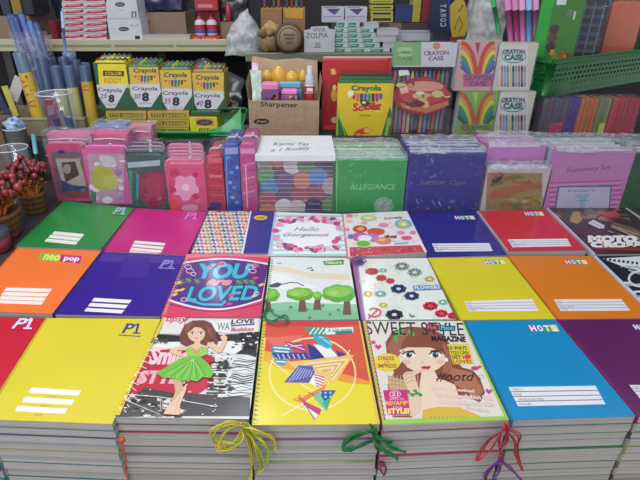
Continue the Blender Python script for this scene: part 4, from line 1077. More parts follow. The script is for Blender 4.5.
m = MB(); w = (b[1]-b[0])/2; m.box(-w+.003, .003, b[3]-b[2]-.0005, w-.003, .117, b[3]-b[2]+.0005, (200,180,40)); m.build('lid', 'printed_card', t)
t, l, b = carton('flat_box', 'dark green spacer box under the fourth crayon carton', 'box', (190.5,111.5,220,116.5), .897, .12, (50,90,54), None, None, at_y(200, 116.4, .895).z)
m = MB(); w = (b[1]-b[0])/2; m.box(-w+.003, .003, b[3]-b[2]-.0005, w-.003, .117, b[3]-b[2]+.0002, (60,100,60)); m.build('lid', 'printed_card', t)

CAR = [((97,63,129,112), art_first, KA, (232,210,40), 'first carton of crayons in the row, with a bright yellow top'),
       ((129.5,67,160.5,111), art_cr(100, 274, '30'), KB, G, 'second carton of crayons, gold and green with a white triangle'),
       ((161.5,70,192.5,113), art_cr(222, 292, '35'), KB, G, 'third carton of crayons, price scribbled beside the 8'),
       ((193.5,72,225,116), art_cr(350, 302, '40'), KB, G, 'fourth carton of crayons, above the small yellow JOY box')]
zc0 = at_y(150, 111.5, .895).z + .001
for i, (px, art, K, side, lab) in enumerate(CAR):
    Y = .905 + .004*i
    t, l, b = carton('crayon_carton', lab, 'carton', px, Y, .085, G, art, K, zc0, 'cartons of crayons', open_top=True, side=(170,146,60) if i else (232,210,40))
    w = (b[1]-b[0])/2; h = b[3]-b[2]
    cc = [(232,214,50), (80,140,70), (100,150,80), (196,150,70)][i]
    for k in range(4):   # packets of crayons standing inside, tips just above the rim
        m = MB(); y = .006 + k*.019
        m.box(-w+.004, y, .004, w-.004, y+.016, h+.004+.002*k, cc if k % 2 == 0 else (60,110,60), .001)
        for q in range(6): x = -w+.009+q*(2*w-.018)/5; m.box(x-.002, y+.005, h+.003+.002*k, x+.002, y+.010, h+.008+.002*k, [(190,60,50),(60,100,170),(220,170,60),(50,130,80),(120,60,120),(40,40,44)][q])
        m.build('crayon_packet', 'printed_card', t)
# shallow green plastic tray that holds the flat boxes
Xa = at_y(90, 132, .88).x; Xb = at_y(238, 128, .90).x
t = thing('green_tray', 'shallow bright green plastic tray under the gold crayon boxes', 'tray', ((Xa+Xb)/2, .872, TIER)); w = (Xb-Xa)/2
m = MB(); m.box(-w, 0, 0, w, .20, .0015, (26,140,66)); m.build('tray_floor', 'soft_plastic', t)
m = MB(); P = round_rect(-w, 0, w, .20, .02); Q2 = round_rect(-w-.010, -.012, w+.010, .212, .026); n = len(P)
m.add([(p[0],p[1],.0015) for p in P]+[(q[0],q[1],.020) for q in Q2], [(k,(k+1)%n,n+(k+1)%n,n+k) for k in range(n)], (24,132,62), True); m.build('tray_wall', 'soft_plastic', t)
m = MB(); m.tube([(q[0],q[1],.021+.012*max(0, q[0]/w)*(q[1]/.2)) for q in Q2+Q2[:1]], .0035, (36,164,80), 6); m.build('rolled_rim', 'soft_plastic', t)
m = MB(); m.sheet(lambda u, v: Vector((w-.07+.082*u, -.012+.03*u*v, .012+.016*v+.05*u*u*v)), 10, 5, (30,156,74)); m.build('bent_corner', 'soft_plastic', t)

# black plastic heaped behind
m = MB(); x0 = at_y(100, 70, 1.1).x; x1 = at_y(240, 70, 1.1).x
def blk(u, v):
    p = Vector((x0+(x1-x0)*u, 1.09+.10*v, TIER+.001+.155*math.sin(min(1, v*1.4)*math.pi/2)*(.85+.15*math.sin(u*11))))
    return p + noise.noise_vector(p*22)*.012*(1 if v > .05 else 0)
m.sheet(blk, 60, 14, (26,28,34)); o = m.build('black_plastic_sheet', 'crumpled_foil'); tag(o, 'crumpled black plastic sheet behind the crayon cartons', 'plastic sheet')

# ---------------------------------------------------------------- cardboard box of sharpeners
def art_sh(a):
    a.fill((176,146,118)); a.text('Sharpener', 82, 432, 148, 26, (62,50,50), 0, 4, .02); a.ell(86, 486, 32, 12, (60,48,46), 20); a.text('Joys', 66, 491, 40, 10, (200,180,160), 0, 0, .02, .2); a.line([(66,404),(66,520)], 1.5, (140,112,90)); a.line([(262,410),(262,520)], 1.5, (140,112,90)); a.line([(30,402),(310,412)], 2, (200,172,140))
t, l, b = carton('sharpener_box', 'open brown cardboard box printed Sharpener, filled with small packets', 'box', (249,100.5,319,134), .90, .13, (176,146,118), art_sh, KC, TIER, None, 'cardboard', True)
w = (b[1]-b[0])/2; h = b[3]-b[2]
m = MB(); hb = at_y(280, 60, 1.03).z - b[2]
m.add([(-w,.129,h),(w,.129,h),(w*.98,.150,hb-.004),(w*.4,.152,hb+.002),(-w*.3,.150,hb-.002),(-w*.96,.148,hb+.008),(-w,.145,hb)], [(0,1,2,3,4,5,6)], (190,158,126)); m.build('back_flap', 'cardboard', t)
m = MB(); m.add([(w,.0,h),(w,.13,h),(w+.006,.132,h+.055),(w+.008,.03,h+.045)], [(0,1,2,3),(3,2,1,0)], (160,130,104)); m.build('side_flap', 'cardboard', t)
m = MB(); m.add([(-w,.13,h),(-w,.0,h),(-w-.008,.03,h+.04),(-w-.004,.132,h+.06)], [(0,1,2,3),(3,2,1,0)], (170,140,112)); m.build('side_flap', 'cardboard', t)
m = MB(); m.box(-w+.003, .003, .002, w-.003, .127, h-.018, (120,96,80)); m.build('filling_board', 'cardboard', t)
zf = b[2]+h-.018
def lump(name, label, cat, px, py, rx, ry, Y, col, grp, accent=None):
    p = at_y(px, py, Y); r = rx/FOC*(p-CAM).length
    t = thing(name, label, cat, (p.x, p.y, p.z-r*ry/rx), grp)
    m = MB(); m.lathe([(r*.55,0),(r*.85,r*.15),(r,r*.5),(r*.92,r*ry/rx*1.3),(r*.6,r*ry/rx*1.8),(0.0005,r*ry/rx*2)], col, 14); m.build('case', 'hard_plastic', t)
    m = MB(); m.lathe([(r*.3,r*ry/rx*1.9),(r*.32,r*ry/rx*2.08),(0.0004,r*ry/rx*2.1)], accent or (250,220,120), 10); m.build('cap', 'hard_plastic', t)
for px, py, rx, ry, lab in ((267,76,6,5,'round yellow sharpener at the back of the brown box, behind the pink packet'), (279,75.5,8,7.5,'largest round yellow sharpener in the middle of the brown box'), (292,77,7.5,5,'round yellow sharpener between the largest one and the red bottle'), (303,76,4.5,5,'smallest yellow sharpener, partly behind the red bottle')):
    lump('round_sharpener', lab, 'sharpener', px, py, rx, ry, .985, (226,170,50), 'yellow sharpeners in the brown box')
def packet(px, Y, d, col, top, label, R, n=8):
    X0, X1, Z0, Z1 = rect_at(*px, Y, zf+.001 if Y < 1.0 else None); t = thing('sharpener_packet', label, 'packet', ((X0+X1)/2, Y, Z0), 'small packets in the brown box'); w = (X1-X0)/2; h = Z1-Z0
    m = MB(); m.box(-w, 0, 0, w, d, h*.66, col, .002)
    for k in range(n): 
        x = R.uniform(-w*.85, w*.6); z = R.uniform(h*.05, h*.5); m.box(x, -.0012, z, x+w*.3, 0, z+h*.13, R.choice([(200,60,90),(50,90,160),(70,60,110),(60,140,130),(220,200,80)]))
    m.build('packet_body', 'soft_plastic', t)
    m = MB(); m.box(-w*.95, .001, h*.66, w*.95, d*.95, h, top, .004); m.build('packet_top', 'soft_plastic', t)
RR = random.Random(6)
packet((261,83,279,104), .91, .035, (120,70,130), (232,130,180), 'pink-topped packet standing beside the white and green bag', RR)
packet((281,90,298,104), .915, .03, (150,80,140), (236,130,190), 'smaller pink-topped packet in front of the blue packets', RR)
packet((278,82,302,96), .955, .03, (90,150,190), (120,180,210), 'light blue packets lying in the middle of the brown box', RR, 14)
# bottle, bag in the box
p = at_y(309.5, 103, .93); t = thing('correction_bottle', 'small red and white bottle standing at the end of the brown box', 'bottle', (p.x, .93, zf+.001)); s_ = (at_y(309.5,66,.93).z-zf)
m = MB(); m.lathe([(.011,0),(.0135,.004),(.0135,s_*.32)], (190,40,56), 16); m.lathe([(.0135,s_*.32),(.0135,s_*.52),(.0005,s_*.521)], (214,206,210), 16, cols=[(214,206,210),(214,206,210)]); m.build('bottle_body', 'hard_plastic', t)
m = MB(); m.lathe([(.0137,s_*.34),(.0137,s_*.50)], (196,30,60), 16); m.box(-.008,-.0142,s_*.37,.008,-.0136,s_*.46,(235,225,230)); m.build('printed_band', 'hard_plastic', t)
m = MB(); m.lathe([(.0125,s_*.52),(.012,s_*.72),(.008,s_*.8),(.007,s_),(.0004,s_)], (196,200,214), 14); m.build('clear_cap', 'hard_plastic', t)
p = at_y(255, 80, .915); X0, X1, Z0, Z1 = rect_at(249,62,262,101,.92, zf+.001)
m = MB(); m.puffbox(X0+.006, .915, Z0, X1, .942, Z1-.02, (200,226,206), .006, 9, 4, 24); m.puffbox(X0+.008, .92, Z1-.024, X1-.01, .94, Z1, (226,190,214), .007, 6, 9, 26)
tag(m.build('wrapped_bag', 'crumpled_foil'), 'crumpled pale green and pink bag sticking out of the brown box', 'bag')

# ---------------------------------------------------------------- red album and big crayon boxes
def art_red(a):
    a.fill((196,34,40)); a.poly([(330,232),(590,232),(590,240),(330,240)], (226,80,70)); a.line([(366,244),(368,520)], 3, (150,20,30)); a.ell(374, 290, 12, 10, (226,150,60)); a.ell(376, 380, 12, 26, (226,170,60)); a.ell(378,350,8,10,(240,220,120)); a.text('S', 364, 296, 16, 20, (230,190,90), 0,0,.04)
    a.poly([(336,500),(388,500),(388,540),(336,540)], (214,70,50)); a.ell(378, 480, 14, 12, (240,200,150))
t, l, b = carton('album', 'tall red album standing behind the big yellow and green crayon box', 'album', (322,58,389,134), .965, .022, (190,34,40), art_red, KC, TIER)
m = MB(); w=(b[1]-b[0])/2; m.box(-w+.003, .003, .004, w+.001, .019, b[3]-b[2]+.0015, (214,206,196)); m.build('pages', 'paper_edges', t)
def art_big(a):
    a.fill((232,196,38)); a.poly([(384,400),(384,300),(392,460),(440,560),(384,560)], (34,120,64)); a.poly([(384,440),(392,440),(430,560),(384,560)], (150,190,60)); a.poly([(392,470),(404,490),(424,560),(392,560)], (34,120,64))
    a.poly([(606,440),(598,430),(560,560),(606,560)], (34,120,64)); a.poly([(606,470),(590,470),(576,560),(606,560)], (150,190,60)); a.poly([(606,500),(596,500),(588,560),(606,560)], (34,120,64))
    a.text('Crayola', 446, 368, 118, 26, (40,100,60), 0, 0, .04); 
    cs = [(200,60,60),(226,120,60),(100,60,120),(60,110,180),(60,150,110),(90,60,50),(160,60,140),(70,90,160)]
    for k in range(8):
        x = 448+k*15.5; d = 34*(1-((k-3.5)/4.6)**2); a.poly([(x,374),(x+14,374),(x+13,378+d),(x+7,386+d),(x+1,378+d)], cs[k])
    a.text('So', 452, 444, 44, 30, (206,50,50), 0, 0, .05, .1, (240,220,90)); a.text('Big', 498, 448, 66, 38, (206,50,50), 0, -2, .06, .1, (240,220,90))
    a.poly([(428,368),(448,360),(456,380),(436,390)], (236,236,230)); a.ell(500, 462, 26, 2.5, (110,150,60)); a.ell(500,412,18,14,(60,80,50),10); a.ell(496,410,8,6,(230,220,190),8)
    a.K = KH; a.poly([(372,140),(392,118),(430,108),(444,118),(436,134),(410,138),(400,154),(384,156)], (206,70,40)); a.ell(428,122,14,10,(240,190,90)); a.ell(394,140,10,8,(240,160,70))
for k in range(3):
    px = [(337,83.5,392,137.5), (338,80,391,136), (339,76,390,135)][k]; Y = .905+.019*k
    t, l, b = carton('big_crayon_box', ['yellow and green box of thick crayons reading So Big, foremost', 'dark green crayon box just behind the foremost yellow one', 'dark green crayon box nearest the red album'][k], 'crayon box', px, Y, .017, (40,96,54) if k else (226,190,40), art_big if k == 0 else None, KC, TIER, 'big crayon boxes')
    m = MB(); w=(b[1]-b[0])/2; m.box(-w+.002, .002, b[3]-b[2]-.001, w-.002, .015, b[3]-b[2]+.006, (54,112,60) if k < 2 else (70,60,50), .001); m.build('lid_flap', 'printed_card', t)

# ---------------------------------------------------------------- bagged crayon sets
def crayons(m, x0, x1, z0, z1, n, y, R):
    cs = [(190,50,60),(220,120,60),(220,190,60),(70,140,80),(60,110,170),(60,60,120),(120,60,120),(90,60,50),(40,40,44),(210,110,150)]
    for k in range(n):
        x = x0+(x1-x0)*(k+.5)/n; r = (x1-x0)/n*.42; c = cs[(k*3) % 10]
        m.lathe([(r,z0),(r,z1-.012),(r*.45,z1-.004),(r*.3,z1)], c, 8, x, y); m.lathe([(r*1.04,z0+.01),(r*1.04,z0+(z1-z0)*.55)], tuple(int(v*.55+80) for v in c), 8, x, y)
X0, X1, Z0, Z1 = rect_at(390,42,453,141,.905,TIER); loc = ((X0+X1)/2, .905, TIER); w=(X1-X0)/2; h=Z1-Z0
t = thing('crayon_set', 'large clear bag of crayons with a green and white header and a red picture', 'crayons', loc)
zz = lambda y: at_y(420, y, .905).z - loc[2]
m = MB(); crayons(m, -w+.008, w-.010, .004, zz(72), 13, .018, RR); m.build('crayon_row', 'hard_plastic', t)
def art_bag(a):
    a.poly([(78,168),(204,165),(204,262),(82,262)], (120,170,96)); a.poly([(206,165),(326,165),(326,262),(206,262)], (206,200,206))
    a.ell(140,208,36,22,(160,196,130),14); a.text('CASE', 112, 240, 56, 14, (90,120,80), 0, 0, .02); a.text('JUMBO', 104, 220, 70, 16, (90,120,90), 0, 0, .02)
    a.ell(266,184,16,14,(220,120,90)); a.text('CRAYON', 216, 222, 98, 16, (110,80,120), 0, -4, .04); a.text('CASE', 234, 242, 60, 15, (110,80,120), 0, -2, .04)
a = face_art(X0, X1, Z0, Z1, .925-.0185, loc, KD); art_bag(a)
m = MB(); m.box(-w+.003, .002, zz(67), w-.003, .0036, h-.002, (200,200,200)); m.put(a); m.build('header_card', 'printed_card', t)
def art_car(a):
    a.ell(212, 386, 106, 72, (176,30,44), 28); a.ell(210, 372, 92, 44, (206,60,60), 22); a.ell(215,345,80,20,(226,150,120),18)
    a.poly([(120,410),(220,430),(310,404),(318,420),(226,452),(130,432)], (206,120,70)); R = random.Random(12)
    for k in range(16): a.ell(R.uniform(120,310), R.uniform(335,430), R.uniform(8,22), R.uniform(6,14), R.choice([(226,190,120),(196,40,50),(150,30,50),(220,140,60),(236,220,200),(190,190,110)]), 9)
    a.poly([(118,352),(150,346),(156,368),(124,376)], (236,190,150)); a.ell(180,415,40,14,(120,24,40),14); a.ell(270,376,24,14,(220,200,120),12); a.poly([(112,282),(150,278),(160,298),(118,304)], (226,230,226)); a.line([(110,300),(116,280)], 3, (190,40,50))
a = face_art(X0+.004, X1-.006, loc[2]+zz(120), loc[2]+zz(70), .905-.0005, loc, KD); art_car(a)
m = MB(); pts = [(.0+w*.86*math.cos(q*math.pi/14), (zz(100)+zz(92))/2+ (zz(76)-zz(100))*.8*math.sin(q*math.pi/14)) for q in range(28)]
m.slab_y(pts, .0002, .0016, (150,40,50)); m.put(a); m.build('picture_card', 'printed_card', t)
m = MB(); m.puffbox(-w, -.004, 0, w, .036, h, (240,240,245), .003, 13, 8, 28); m.build('clear_bag', 'clear_wrap', t)
# four crayon cases in two stacks
def art_rainbow(x0, y0, x1, y1, green):
    def f(a):
        a.fill((120,180,60) if green else (206,160,150)); W = x1-x0; H = y1-y0; cx = (x0+x1)/2
        cs = [(206,60,50),(226,130,50),(230,206,60),(70,150,80),(50,110,180),(80,70,140)]
        if green: cs = [(190,90,40),(216,150,50),(200,206,60),(60,150,70),(40,120,120),(50,90,60)]
        for sgn in (-1, 1):
            for k in range(5, -1, -1):
                A_ = (cx+sgn*W*.46, y0+H*(.02+.095*k)); B_ = (cx+sgn*W*(.12+.05*k), y0+H*(.06+.10*k)); C_ = (cx+sgn*W*(.03+.035*k), y0+H*.68)
                a.line([(A_[0]*(1-q)**2+2*B_[0]*q*(1-q)+C_[0]*q*q, A_[1]*(1-q)**2+2*B_[1]*q*(1-q)+C_[1]*q*q) for q in [j/9 for j in range(10)]], H*.085, cs[k])
        a.poly([(cx-W*.07,y0+H*.02),(cx+W*.07,y0+H*.02),(cx,y0+H*.3)], (170,60,60) if not green else (190,200,80))
        a.poly([(x0+W*.1,y0+H*.66),(x1-W*.08,y0+H*.66),(x1-W*.08,y0+H*.92),(x0+W*.1,y0+H*.92)], (190,90,120) if not green else (140,150,70))
        a.text('CRAYON', x0+W*.14, y0+H*.79, W*.72, H*.1, (90,60,130) if not green else (90,110,60), 0, 0, .03); a.text('CASE', x0+W*.28, y0+H*.91, W*.46, H*.09, (90,60,130) if not green else (90,110,60), 0, 0, .03)
    return f
def art_case(x0, y0, x1, y1):
    def f(a):
        a.fill((206,200,176)); W = x1-x0; H = y1-y0
        a.poly([(x0+W*.06,y0+H*.04),(x1-W*.06,y0+H*.04),(x1-W*.06,y1-H*.04),(x0+W*.06,y1-H*.04)], (216,212,200))
        a.ell(x0+W*.5, y0+H*.27, W*.38, H*.15, (70,110,110), 20); a.ell(x0+W*.5, y0+H*.27, W*.36, H*.13, (206,214,206), 20)
        a.text('CRAYON', x0+W*.16, y0+H*.22, W*.68, H*.09, (90,80,90), 0, 0, .05); a.text('CASE', x0+W*.22, y0+H*.35, W*.56, H*.11, (40,110,110), 0, 0, .06)
        cs = [(206,80,100),(80,150,190),(90,120,180),(226,190,60),(40,50,50),(110,160,170),(180,70,120),(60,60,70),(170,130,170)]
        for k in range(9):
            xx = x0+W*(.1+.088*k); a.poly([(xx,y0+H*.5),(xx+W*.035,y0+H*.45),(xx+W*.07,y0+H*.5),(xx+W*.07,y0+H*.92),(xx,y0+H*.92)], cs[k]); a.rect(xx, y0+H*.6, xx+W*.07, y0+H*.84, tuple(int(v*.6+80) for v in cs[k]))
    return f
zm = at_y(480, 91, .905).z
for px, art, lab, zb in (((457,91.5,495,141), art_rainbow(345,366,500,564,True), 'lower green crayon case with a rainbow V, beside the large crayon bag', TIER),
                     ((496,91.5,531,141), art_case(504,366,640,564), 'lower pale crayon case with crayons pictured under an oval', TIER),
                     ((457,41,495,90.5), art_rainbow(358,166,504,362,False), 'upper crayon case with a bright rainbow V on pink', zm),
                     ((496,43,534,90.5), art_case(510,174,640,362), 'upper pale crayon case with coloured crayons pictured, nearest the green basket', zm)):
    t, l, b = carton('crayon_case', lab, 'crayon case', px, .908, .03, (206,200,190), art, KD, zb, 'crayon cases in clear film')
    w=(b[1]-b[0])/2; h=b[3]-b[2]
    m = MB(); m.box(-w+.002,.002,h-.001,w-.002,.028,h+.0006,(160,180,140)); m.build('lid_flap', 'printed_card', t)
    m = MB(); m.puffbox(-w-.002,-.004,.001,w+.002,.032,h-.001,(240,240,245),.002,8,int(px[0]+px[1]),30); m.build('clear_film', 'clear_wrap', t)

# ---------------------------------------------------------------- colour folders below the basket, the basket and what is in it
cols = [((541,566),(96,84,100),(190,40,90)), ((566.5,577),(84,60,130),(120,90,160)), ((577.5,596),(196,100,60),(216,130,80)), ((596.5,608),(130,150,90),(200,210,90)), ((608.5,621),(186,60,60),(206,90,80)), ((621.5,637),(176,40,66),(200,70,90))]
nm = ['grey and pink', 'purple', 'orange', 'pale green and yellow', 'brick red', 'crimson']
for (xx, c, c2), nmm in zip(cols, nm):
    X0, X1, Z0, Z1 = rect_at(xx[0], 96, xx[1], 136, .905, TIER); t = thing('folder_bundle', nmm + ' bundle of thin folders standing under the green basket', 'folders', ((X0+X1)/2, .905, TIER), 'folder bundles under the basket'); w=(X1-X0)/2
    n = max(3, int(w*2/.0045))
    for k in range(n):
        m = MB(); x = -w+2*w*k/n; cc = tuple(max(0, min(255, int(v*RR.uniform(.8,1.15)))) for v in c); hh = (Z1-Z0)*RR.uniform(.95,1.0)-.004
        m.box(x+.0001, .0006*(k % 3), 0, x+2*w/n-.0001, .035, hh, cc, .0005); m.build('folder', 'soft_plastic', t)
    if nmm in ('grey and pink', 'pale green and yellow'): m = MB(); m.box(-w*.1, -.0016, .006, w*.9, -.0004, .034, c2, .0004); m.build('label_tag', 'printed_card', t)
    m = MB(); m.puffbox(-w-.001, -.004, .001, w+.001, .037, (Z1-Z0)-.002, (240,240,245), .0014, 8, int(xx[0]), 30); m.build('clear_film', 'clear_wrap', t)
zb = rect_at(541,96,637,136,.905,TIER)[3] + .002
P0 = at_y(541, 62, .915); ztop = P0.z
yaw = math.radians(31); 
t = thing('plastic_basket', 'bright green perforated plastic basket holding pouches', 'basket', (P0.x+.026, .918, zb), None, yaw)
LX, LY, hh = .60, .18, ztop - zb
GB = (16,104,42)
def wall(m, ax, ay, bx, by, ox, oy):
    """perforated side from a to b; (ox, oy) is how far the rim leans out"""
    n = max(4, int(math.hypot(bx-ax, by-ay)/.017)); rows = 6
    A = Vector((ax, ay, 0)); B = Vector((bx, by, 0)); O = Vector((ox, oy, 0))
    def pt(u, v): return A.lerp(B, u) + O*v + Vector((0, 0, hh*v))
    ln = (B-A).normalized(); nrm = Vector((ln.y, -ln.x, 0))*.0012
    def bar(p, q, wdt):
        d = (q-p).normalized(); s = d.cross(nrm).normalized()*wdt
        vs = [p-s+nrm, q-s+nrm, q+s+nrm, p+s+nrm, p-s-nrm, q-s-nrm, q+s-nrm, p+s-nrm]
        m.add(vs, [(0,1,2,3),(7,6,5,4),(0,4,5,1),(1,5,6,2),(2,6,7,3),(3,7,4,0)], GB)
    for i in range(n+1): bar(pt(i/n, 0), pt(i/n, 1), .0038)
    for j in range(rows+1): bar(pt(0, j/rows), pt(1, j/rows), .0036 if 1 < j < rows else .009)
o_ = .014
for a_ in ((0,0,LX,0,0,-o_), (0,LY,0,0,-o_,0), (LX,LY,0,LY,0,o_), (LX,0,LX,LY,o_,0)):
    m = MB(); wall(m, *a_); m.build('side_panel', 'hard_plastic', t)
m = MB(); m.box(-.002,-.002,0,LX+.002,LY+.002,.003,GB); m.build('basket_floor', 'hard_plastic', t)
m = MB(); m.box(.004,.004,.004,LX-.004,.007,hh*.9,(16,20,20)); m.box(.004,LY-.007,.004,LX-.004,LY-.004,hh*.9,(16,20,20)); m.build('dark_backing', 'hard_plastic', t)  # dark sheets added inside so the lit basket holes look dark
m = MB(); m.box(-.001,-.005,0,.10,-.0035,hh*.82,(16,104,42)); m.build('solid_corner', 'hard_plastic', t)
m = MB(); c = o_+.003; m.tube([(-c,-c,hh),(LX+c,-c,hh),(LX+c,LY+c,hh),(-c,LY+c,hh),(-c,-c,hh)], .006, (30,140,58), 8); m.build('rim', 'hard_plastic', t)
for cx, cy in ((0,0),(LX,0),(LX,LY),(0,LY)):
    m = MB(); sx = -1 if cx == 0 else 1; sy = -1 if cy == 0 else 1
    m.tube([(cx,cy,0),(cx+sx*o_,cy+sy*o_,hh)], .010, GB, 8, radii=[.009,.012]); m.build('corner_post', 'hard_plastic', t)
ca, sa = math.cos(yaw), math.sin(yaw)
def inb(x, y): return (P0.x+.026 + ca*x - sa*y, .915 + sa*x + ca*y, zb+.004)
def basket_item(name, label, x, y, w, d, h, col, art2=None, mat='soft_plastic', tilt=0, film=False, rnd=.02):
    t = thing(name, label, 'pouch', inb(x, y), None, yaw + tilt)
    m = MB(); m.slab_y(round_rect(-w/2, 0, w/2, h, rnd), 0, d, col, True)
    if art2: art2(m, w, h)
    m.build('pouch_body', mat, t)
    m = MB(); m.slab_y(round_rect(-w/2-.002, -.0, w/2+.002, h+.002, rnd), d*.42, d*.58, tuple(int(v*.7) for v in col), True); m.build('zip', 'soft_plastic', t)
    if film: m = MB(); m.puffbox(-w/2-.003, -.004, .001, w/2+.003, d+.003, h+.01, (240,240,245), .004, 9, int(x*100), 24); m.build('clear_film', 'clear_wrap', t)
def deco(m, w, h):
    R = random.Random(5)
    m.box(-w*.22, -.001, h*.05, w*.48, -.0002, h*.93, (58,120,40))
    for k in range(3): m.slab_y([(-w*.08+.012*math.cos(q*.6), h*.62-k*h*.09+.012*math.sin(q*.6)) for q in range(10)], -.0016, -.001, [(70,44,36),(90,60,50),(60,40,34)][k])
    m.slab_y([(w*.2+.010*math.cos(q*.6), h*.78+.010*math.sin(q*.6)) for q in range(10)], -.0016, -.001, (90,120,90)); m.box(w*.3, -.0016, h*.72, w*.34, -.001, h*.80, (190,210,180))
    for k in range(20):
        x = R.uniform(-w*.16, w*.36); z = R.uniform(h*.08, h*.36); m.box(x, -.0014-.00002*k, z, x+w*.1, -.001, z+h*.06, R.choice([(190,70,40),(206,140,60),(150,50,30),(110,140,50)]))
    m.box(-w*.16, -.0016, h*.86, w*.06, -.0012, h*.94, (200,206,200))
basket_item('pencil_pouch', 'tall bright green pouch with a small picture, leaning in the basket', .065, .045, .10, .03, .24, (34,160,46), deco, 'soft_plastic', -.86)
def lines(m, w, h):
    R = random.Random(15)
    for k in range(9): m.box(-w/2+.008, -.001, h*(.08+.1*k), w/2-.008, -.0002, h*(.12+.1*k), R.choice([(70,76,92),(60,70,74),(90,96,110)]))
    for k in range(5): m.box(-w/2+.01+k*w*.2, -.0014, .01, -w/2+.013+k*w*.2, -.0008, h*.95, (110,116,130))
basket_item('pencil_pouch', 'dark checked pouch in crinkled film in the green basket', .18, .055, .12, .03, .22, (34,36,48), lines, 'soft_plastic', -.75, True)
basket_item('pencil_pouch', 'dark grey pouch between the checked and the orange one in the green basket', .275, .10, .10, .03, .22, (44,44,54), lines, 'soft_plastic', -.75, True)
basket_item('pencil_pouch', 'orange pouch in clear film at the far end of the basket', .375, .045, .09, .03, .21, (226,110,70), None, 'soft_plastic', -.6, True)
# ---------------------------------------------------------------- goods on the back shelves
def shelf_box(name, label, cat, px, Y, depth, col, art=None, group=None, zb=None, mat='printed_card', lid=None, left=True):
    base = (SHL if left else SHR) + .0005 if zb is None else zb
    X0, X1, Z0, Z1 = rect_at(*px, Y, base); loc = ((X0+X1)/2, Y, Z0); w = (X1-X0)/2; h = Z1-Z0
    t = thing(name, label, cat, loc, group)
    m = MB(); m.box(-w, 0, 0, w, depth, h, col, .001)
    if art:
        a = face_art(X0, X1, Z0, Z1, Y-.0001, loc, (0,0,4)); art(a); m.put(a)
    m.build('box_body', mat, t)
    m = MB(); lc = lid or tuple(int(v*.88) for v in col); m.box(-w+.001, .001, h-.0005, w-.001, depth-.001, h+.0008, lc); m.box(-w+.0012, -.0009, h*.86, w-.0012, .0002, h-.0006, lc) if not art else None
    m.build('box_lid', mat, t)
    return t, X0, X1, Z0, Z1
YL = 1.315
# red and white boxes: two columns, six high
def stack_rows(n, ybot, ytop): return [(ybot-(ybot-ytop)*(k+1)/n, ybot-(ybot-ytop)*k/n) for k in range(n)]
ordn = ['bottom', 'second', 'third', 'fourth', 'fifth', 'sixth', 'seventh']
for c, (x0, x1, cn) in enumerate(((62,83,'column next to the blue sticks'), (83.5,106,'column next to the pale cartons'))):
    z = SHL + .0005; H = (at_y(80, -4, YL).z - z)/7
    for k in range(7):
        y1 = 39-(43)*k/7; y0 = 39-(43)*(k+1)/7
        def ar(a, y0=y0, y1=y1, x0=x0, x1=x1):
            a.fill((206,196,200)); W = (x1-x0)*4
            a.poly([(x0*4, y1*4-4),(x0*4+W*.25,y0*4+11),(x0*4+W,y0*4+5),(x0*4+W,y1*4-8),(x0*4+W*.5,y1*4-3)], (186,30,66)); a.line([(x0*4+W*.3, y1*4-10),(x0*4+W*.85, y1*4-14)], 3.5, (226,150,170))
        t, *_ = shelf_box('red_white_box', 'red and white box, %s up in the %s' % (('lowest' if k == 0 else ordn[k]), cn), 'box', (x0, y0, x1, y1), YL, .10, (206,196,200), ar, 'red and white boxes on the shelf', z + k*H)
# white cartons with black ovals
def ar1(a):
    a.fill((206,206,214)); a.ell(495,116,21,9,(50,48,60),16); a.text('Joys', 482, 120, 26, 8, (210,210,216)); a.rect(540,143,560,157,(40,38,46)); a.text('2.0', 520, 106, 34, 8, (90,90,110)); a.line([(436,76),(556,76)], 1.5, (160,160,170)); a.line([(430,62),(450,62)],2,(120,160,130))
shelf_box('pale_carton', 'white carton with a black oval, standing on the shelf beside the red boxes', 'carton', (108.5,19,141.5,39.5), YL, .16, (206,206,214), ar1, None)
def ar2(a):
    a.fill((204,204,212)); a.ell(480,18,20,9,(50,48,60),16); a.text('Joys', 468, 22, 25, 8, (210,210,216)); a.rect(526,46,546,70,(60,58,66)); a.text('8', 531, 68, 10, 18, (210,210,216),0,0,.03); a.line([(470,40),(500,40)],2,(150,150,160))
zc2 = at_y(120, 19, YL).z
shelf_box('pale_carton', 'white carton with a black oval, stacked on another white carton', 'carton', (105.5,-6,137,18.6), YL, .16, (204,204,212), ar2, None, zc2+.0012)
# brown cartons
def brn(x, y):
    def f(a): a.fill((140,112,94)); a.line([(x-80,y+30),(x+80,y+30)],1.5,(120,92,76)); a.poly([(x,y),(x+14,y+4),(x+8,y+16),(x-4,y+12)],(116,88,76))
    return f
t, X0, X1, Z0, Z1 = shelf_box('brown_carton', 'open brown carton with dark blue goods, beside the glue bottles', 'carton', (142,12.5,186,35), 1.40, .16, (140,112,94), brn(590,82))
m = MB(); m.puffbox(X0+.012, 1.41, Z1+.010, X1-.012, 1.54, Z1+.06, (36,44,86), .012, 9, 3, 30); tag(m.build('wrapped_goods', 'crumpled_foil'), 'dark blue wrapped goods heaped on the open brown carton', 'goods')
shelf_box('flat_white_box', 'thin white box lying on the shelf edge before the brown carton', 'box', (143,35.5,190,41.5), YL, .05, (186,180,178))
shelf_box('brown_carton', 'plain brown carton between the glue bottles and the milky plastic bag', 'carton', (221,22,241,41), 1.35, .16, (134,106,90), brn(930,120))
zz = rect_at(221,22,241,41,1.35,SHL)[3]+.003
m = MB(); x0 = at_y(219,10,1.37).x; x1 = at_y(246,10,1.37).x; m.puffbox(x0+.01, 1.37, zz, x1, 1.48, zz+.09, (34,30,40), .010, 8, 9, 36); tag(m.build('wrapped_goods', 'crumpled_foil'), 'black shiny wrapped goods above the plain brown carton', 'goods')
